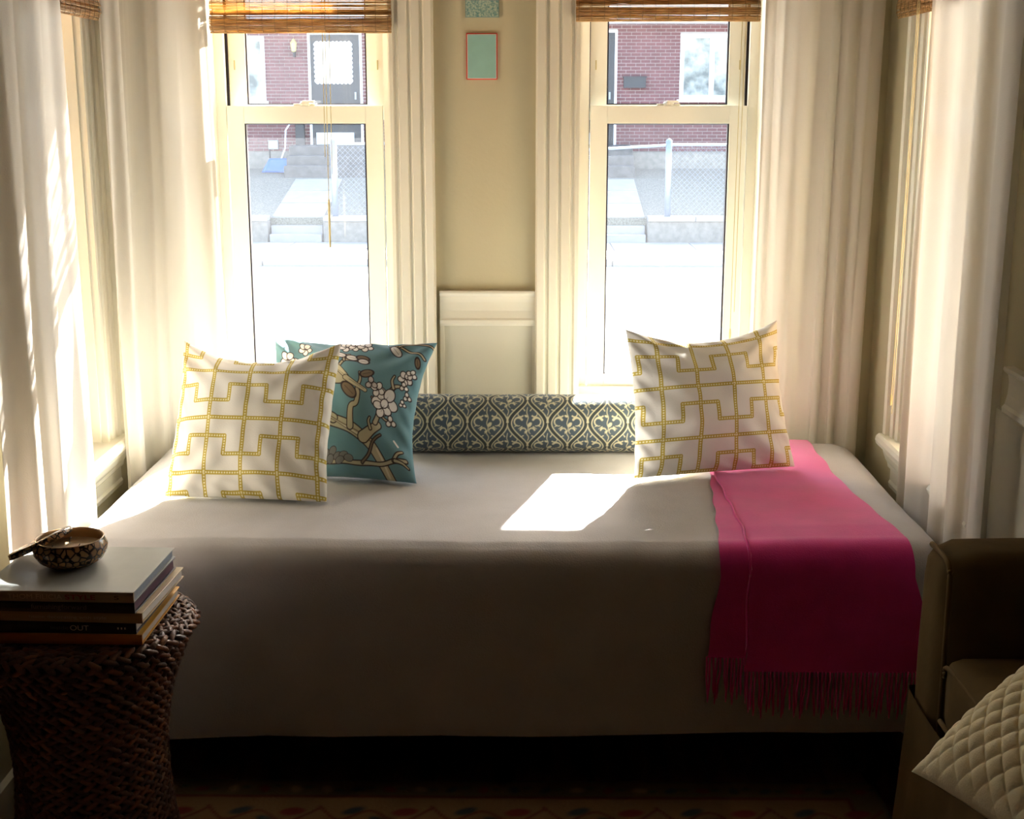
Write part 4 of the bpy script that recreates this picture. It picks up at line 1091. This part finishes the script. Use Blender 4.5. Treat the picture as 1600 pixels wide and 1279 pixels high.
def hdoor(x0, x1, z0, z1):
    f = MB(); w_ = .055
    f.box((x0, YF - .05, z0), (x0 + w_, YF + .03, z1)); f.box((x1 - w_, YF - .05, z0), (x1, YF + .03, z1)); f.box((x0 + w_, YF - .05, z1 - w_), (x1 - w_, YF + .03, z1))
    d = hb(f, 'door', white)
    hb(MB().box((x0 + w_, YF - .015, z0), (x1 - w_, YF + .018, z1 - w_)), 'door_leaf', darkp, d)
    a, c = x0 + .16, x1 - .24
    # scalloped white curtain behind the storm glass
    pts = []; r_ = .035; n_ = 9
    for (p, q) in (((a, z1 - .22), (c, z1 - .22)), ((c, z1 - .22), (c, z1 - 1.10)), ((c, z1 - 1.10), (a, z1 - 1.10)), ((a, z1 - 1.10), (a, z1 - .22))):
        for i in range(n_ * 4):
            t_ = i / (n_ * 4); nx_, nz2 = (q[1] - p[1]), -(q[0] - p[0]); L = math.hypot(nx_, nz2)
            o_ = -abs(sin(pi * t_ * n_)) * .03
            pts.append((p[0] + (q[0] - p[0]) * t_ + nx_ / L * o_, p[1] + (q[1] - p[1]) * t_ + nz2 / L * o_))
    hb(MB().extrude(pts, (0, YF - .022, 0), (0, YF - .014, 0), (1, 0, 0), (0, 0, 1)), 'lace_curtain', white, d)
    hb(MB().box((a - .02, YF - .03, z0 + .01), (c + .02, YF - .015, z0 + .27)), 'kick_plate', white, d)
    hb(MB().box((c + .06, YF - .07, z0 + 1.0), (c + .1, YF - .015, z0 + 1.16)), 'door_handle', galv, d)
hdoor(-4.93, -3.72, .70, 3.16); hdoor(.74, 1.98, .70, 3.20)
for (a, c, e) in ((-5.28, -3.45, 0), (.35, 2.3, 0)):
    for k in range(3):
        hb(MB().box((a, YF - .9 - .35 * k, 0), (c, YF - .06, .70 - .2 * k)), 'stoop_step', conc3, bevel=.02)
hb(MB().box((-5.24, YF - .22, .68), (-5.04, YF - .06, 1.17)), 'stoop_newel', darkp, bevel=.02)
hb(MB().box((2.13, YF - .12, 1.95), (2.62, YF, 2.18)).box((2.11, YF - .14, 2.17), (2.64, YF, 2.20)), 'mailbox', darkp)
lt = hb(MB().lathe([(0, 0), (.05, .02), (.075, .20), (.03, .27), (0, .3)], 8, (-5.22, YF - .16, 2.72)), 'porch_lamp', mat('lamp_brass', (190, 186, 120), .4, var=.1))
hb(MB().box((-5.24, YF - .16, 2.62), (-5.20, YF, 2.74)), 'lamp_bracket', darkp, lt)
hb(MB().box((-5.88, YF - .10, .60), (-5.66, YF, .80)), 'meter_box', galv, bevel=.01)
hb(MB().tube([(-5.86, YF - .06, .20), (-5.86, YF - .06, .62)], .018, 6), 'meter_pipe', darkp)

# snow shovel leaning on the house
sh = empty('snow_shovel', (-5.62, 30.05, .13), 0, 'blue snow shovel with a bent white handle leaning on the brick house', 'shovel')
bl = mat('blue_plastic', (40, 96, 190), .4, var=.05)
ns_ = 9; Vv = []; 
for i in range(ns_):
    for j in range(6):
        a = (i / (ns_ - 1) - .5); t_ = j / 5
        Vv.append((a * .50 + .16 * t_, -.02 + .07 * (2 * a) ** 2 * -1 + .12 * t_, .0 + .30 * t_))
Ff = [(i * 6 + j, (i + 1) * 6 + j, (i + 1) * 6 + j + 1, i * 6 + j + 1) for i in range(ns_ - 1) for j in range(5)]
o = pyobj('blade', Vv, Ff, bl, sh, True); md = o.modifiers.new('thick', 'SOLIDIFY'); md.thickness = .015
MB().tube([(.15, .12, .27), (.22, .30, .52), (.22, .42, .90), (.36, .55, 1.12)], .018, 8).build('shaft', white, sh, smooth=True)
MB().tube([(.30, .58, 1.14), (.42, .53, 1.11)], .02, 8).build('grip', bl, sh, smooth=True)

# chain link fence on the wall top
fence = empty('chain_link_fence', (0, 26.1, -.5), 0, 'galvanised chain-link fence along the top of the low garden wall', 'fence')
posts = [-3.72, -.9, .62, 2.68, 5.2, 7.7, -7.6, -10.1, 10.2]
for x in posts:
    MB().tube([(x, 0, -.02), (x, 0, 1.40)], .062 if x in (-3.72, 2.68) else .035, 10).lathe([(.066, 1.40), (.05, 1.44), (0, 1.46)] if x in (-3.72, 2.68) else [(.04, 1.40), (.03, 1.42), (0, 1.43)], 10, (x, 0, 0)).build('post', galv, fence, smooth=True)
for (a, c, z_, z2) in ((-3.72, .62, 1.36, 1.36), (2.68, 10.2, 1.34, 1.34), (-10.1, -7.6, 1.36, 1.36), (.68, 2.62, 1.22, 1.33)):
    MB().tube([(a, 0, z_), (c, 0, z2)], .026, 8).build('top_rail', galv, fence)
wm = MB()
for (a, c) in ((-3.72, .62), (2.68, 10.2), (-10.1, -7.6)):
    k = a - 1.3
    while k < c:
        for sg in (1, -1):
            p0 = [k, 0.02]; p1 = [k + 1.3, 1.32]
            if p0[0] < a: p0[1] += a - p0[0]; p0[0] = a
            if p1[0] > c: p1[1] -= p1[0] - c; p1[0] = c
            if p1[0] - p0[0] < .05: continue
            if sg < 0: q0 = (a + c - p0[0], p0[1]); q1 = (a + c - p1[0], p1[1])
            else: q0, q1 = tuple(p0), tuple(p1)
            wm.tube([(q0[0], 0, q0[1]), (q1[0], 0, q1[1])], 0.0019, 3, cap=False)
        k += .10
wm.build('wire_mesh', galv, fence, fix=False)['kind'] = 'stuff'
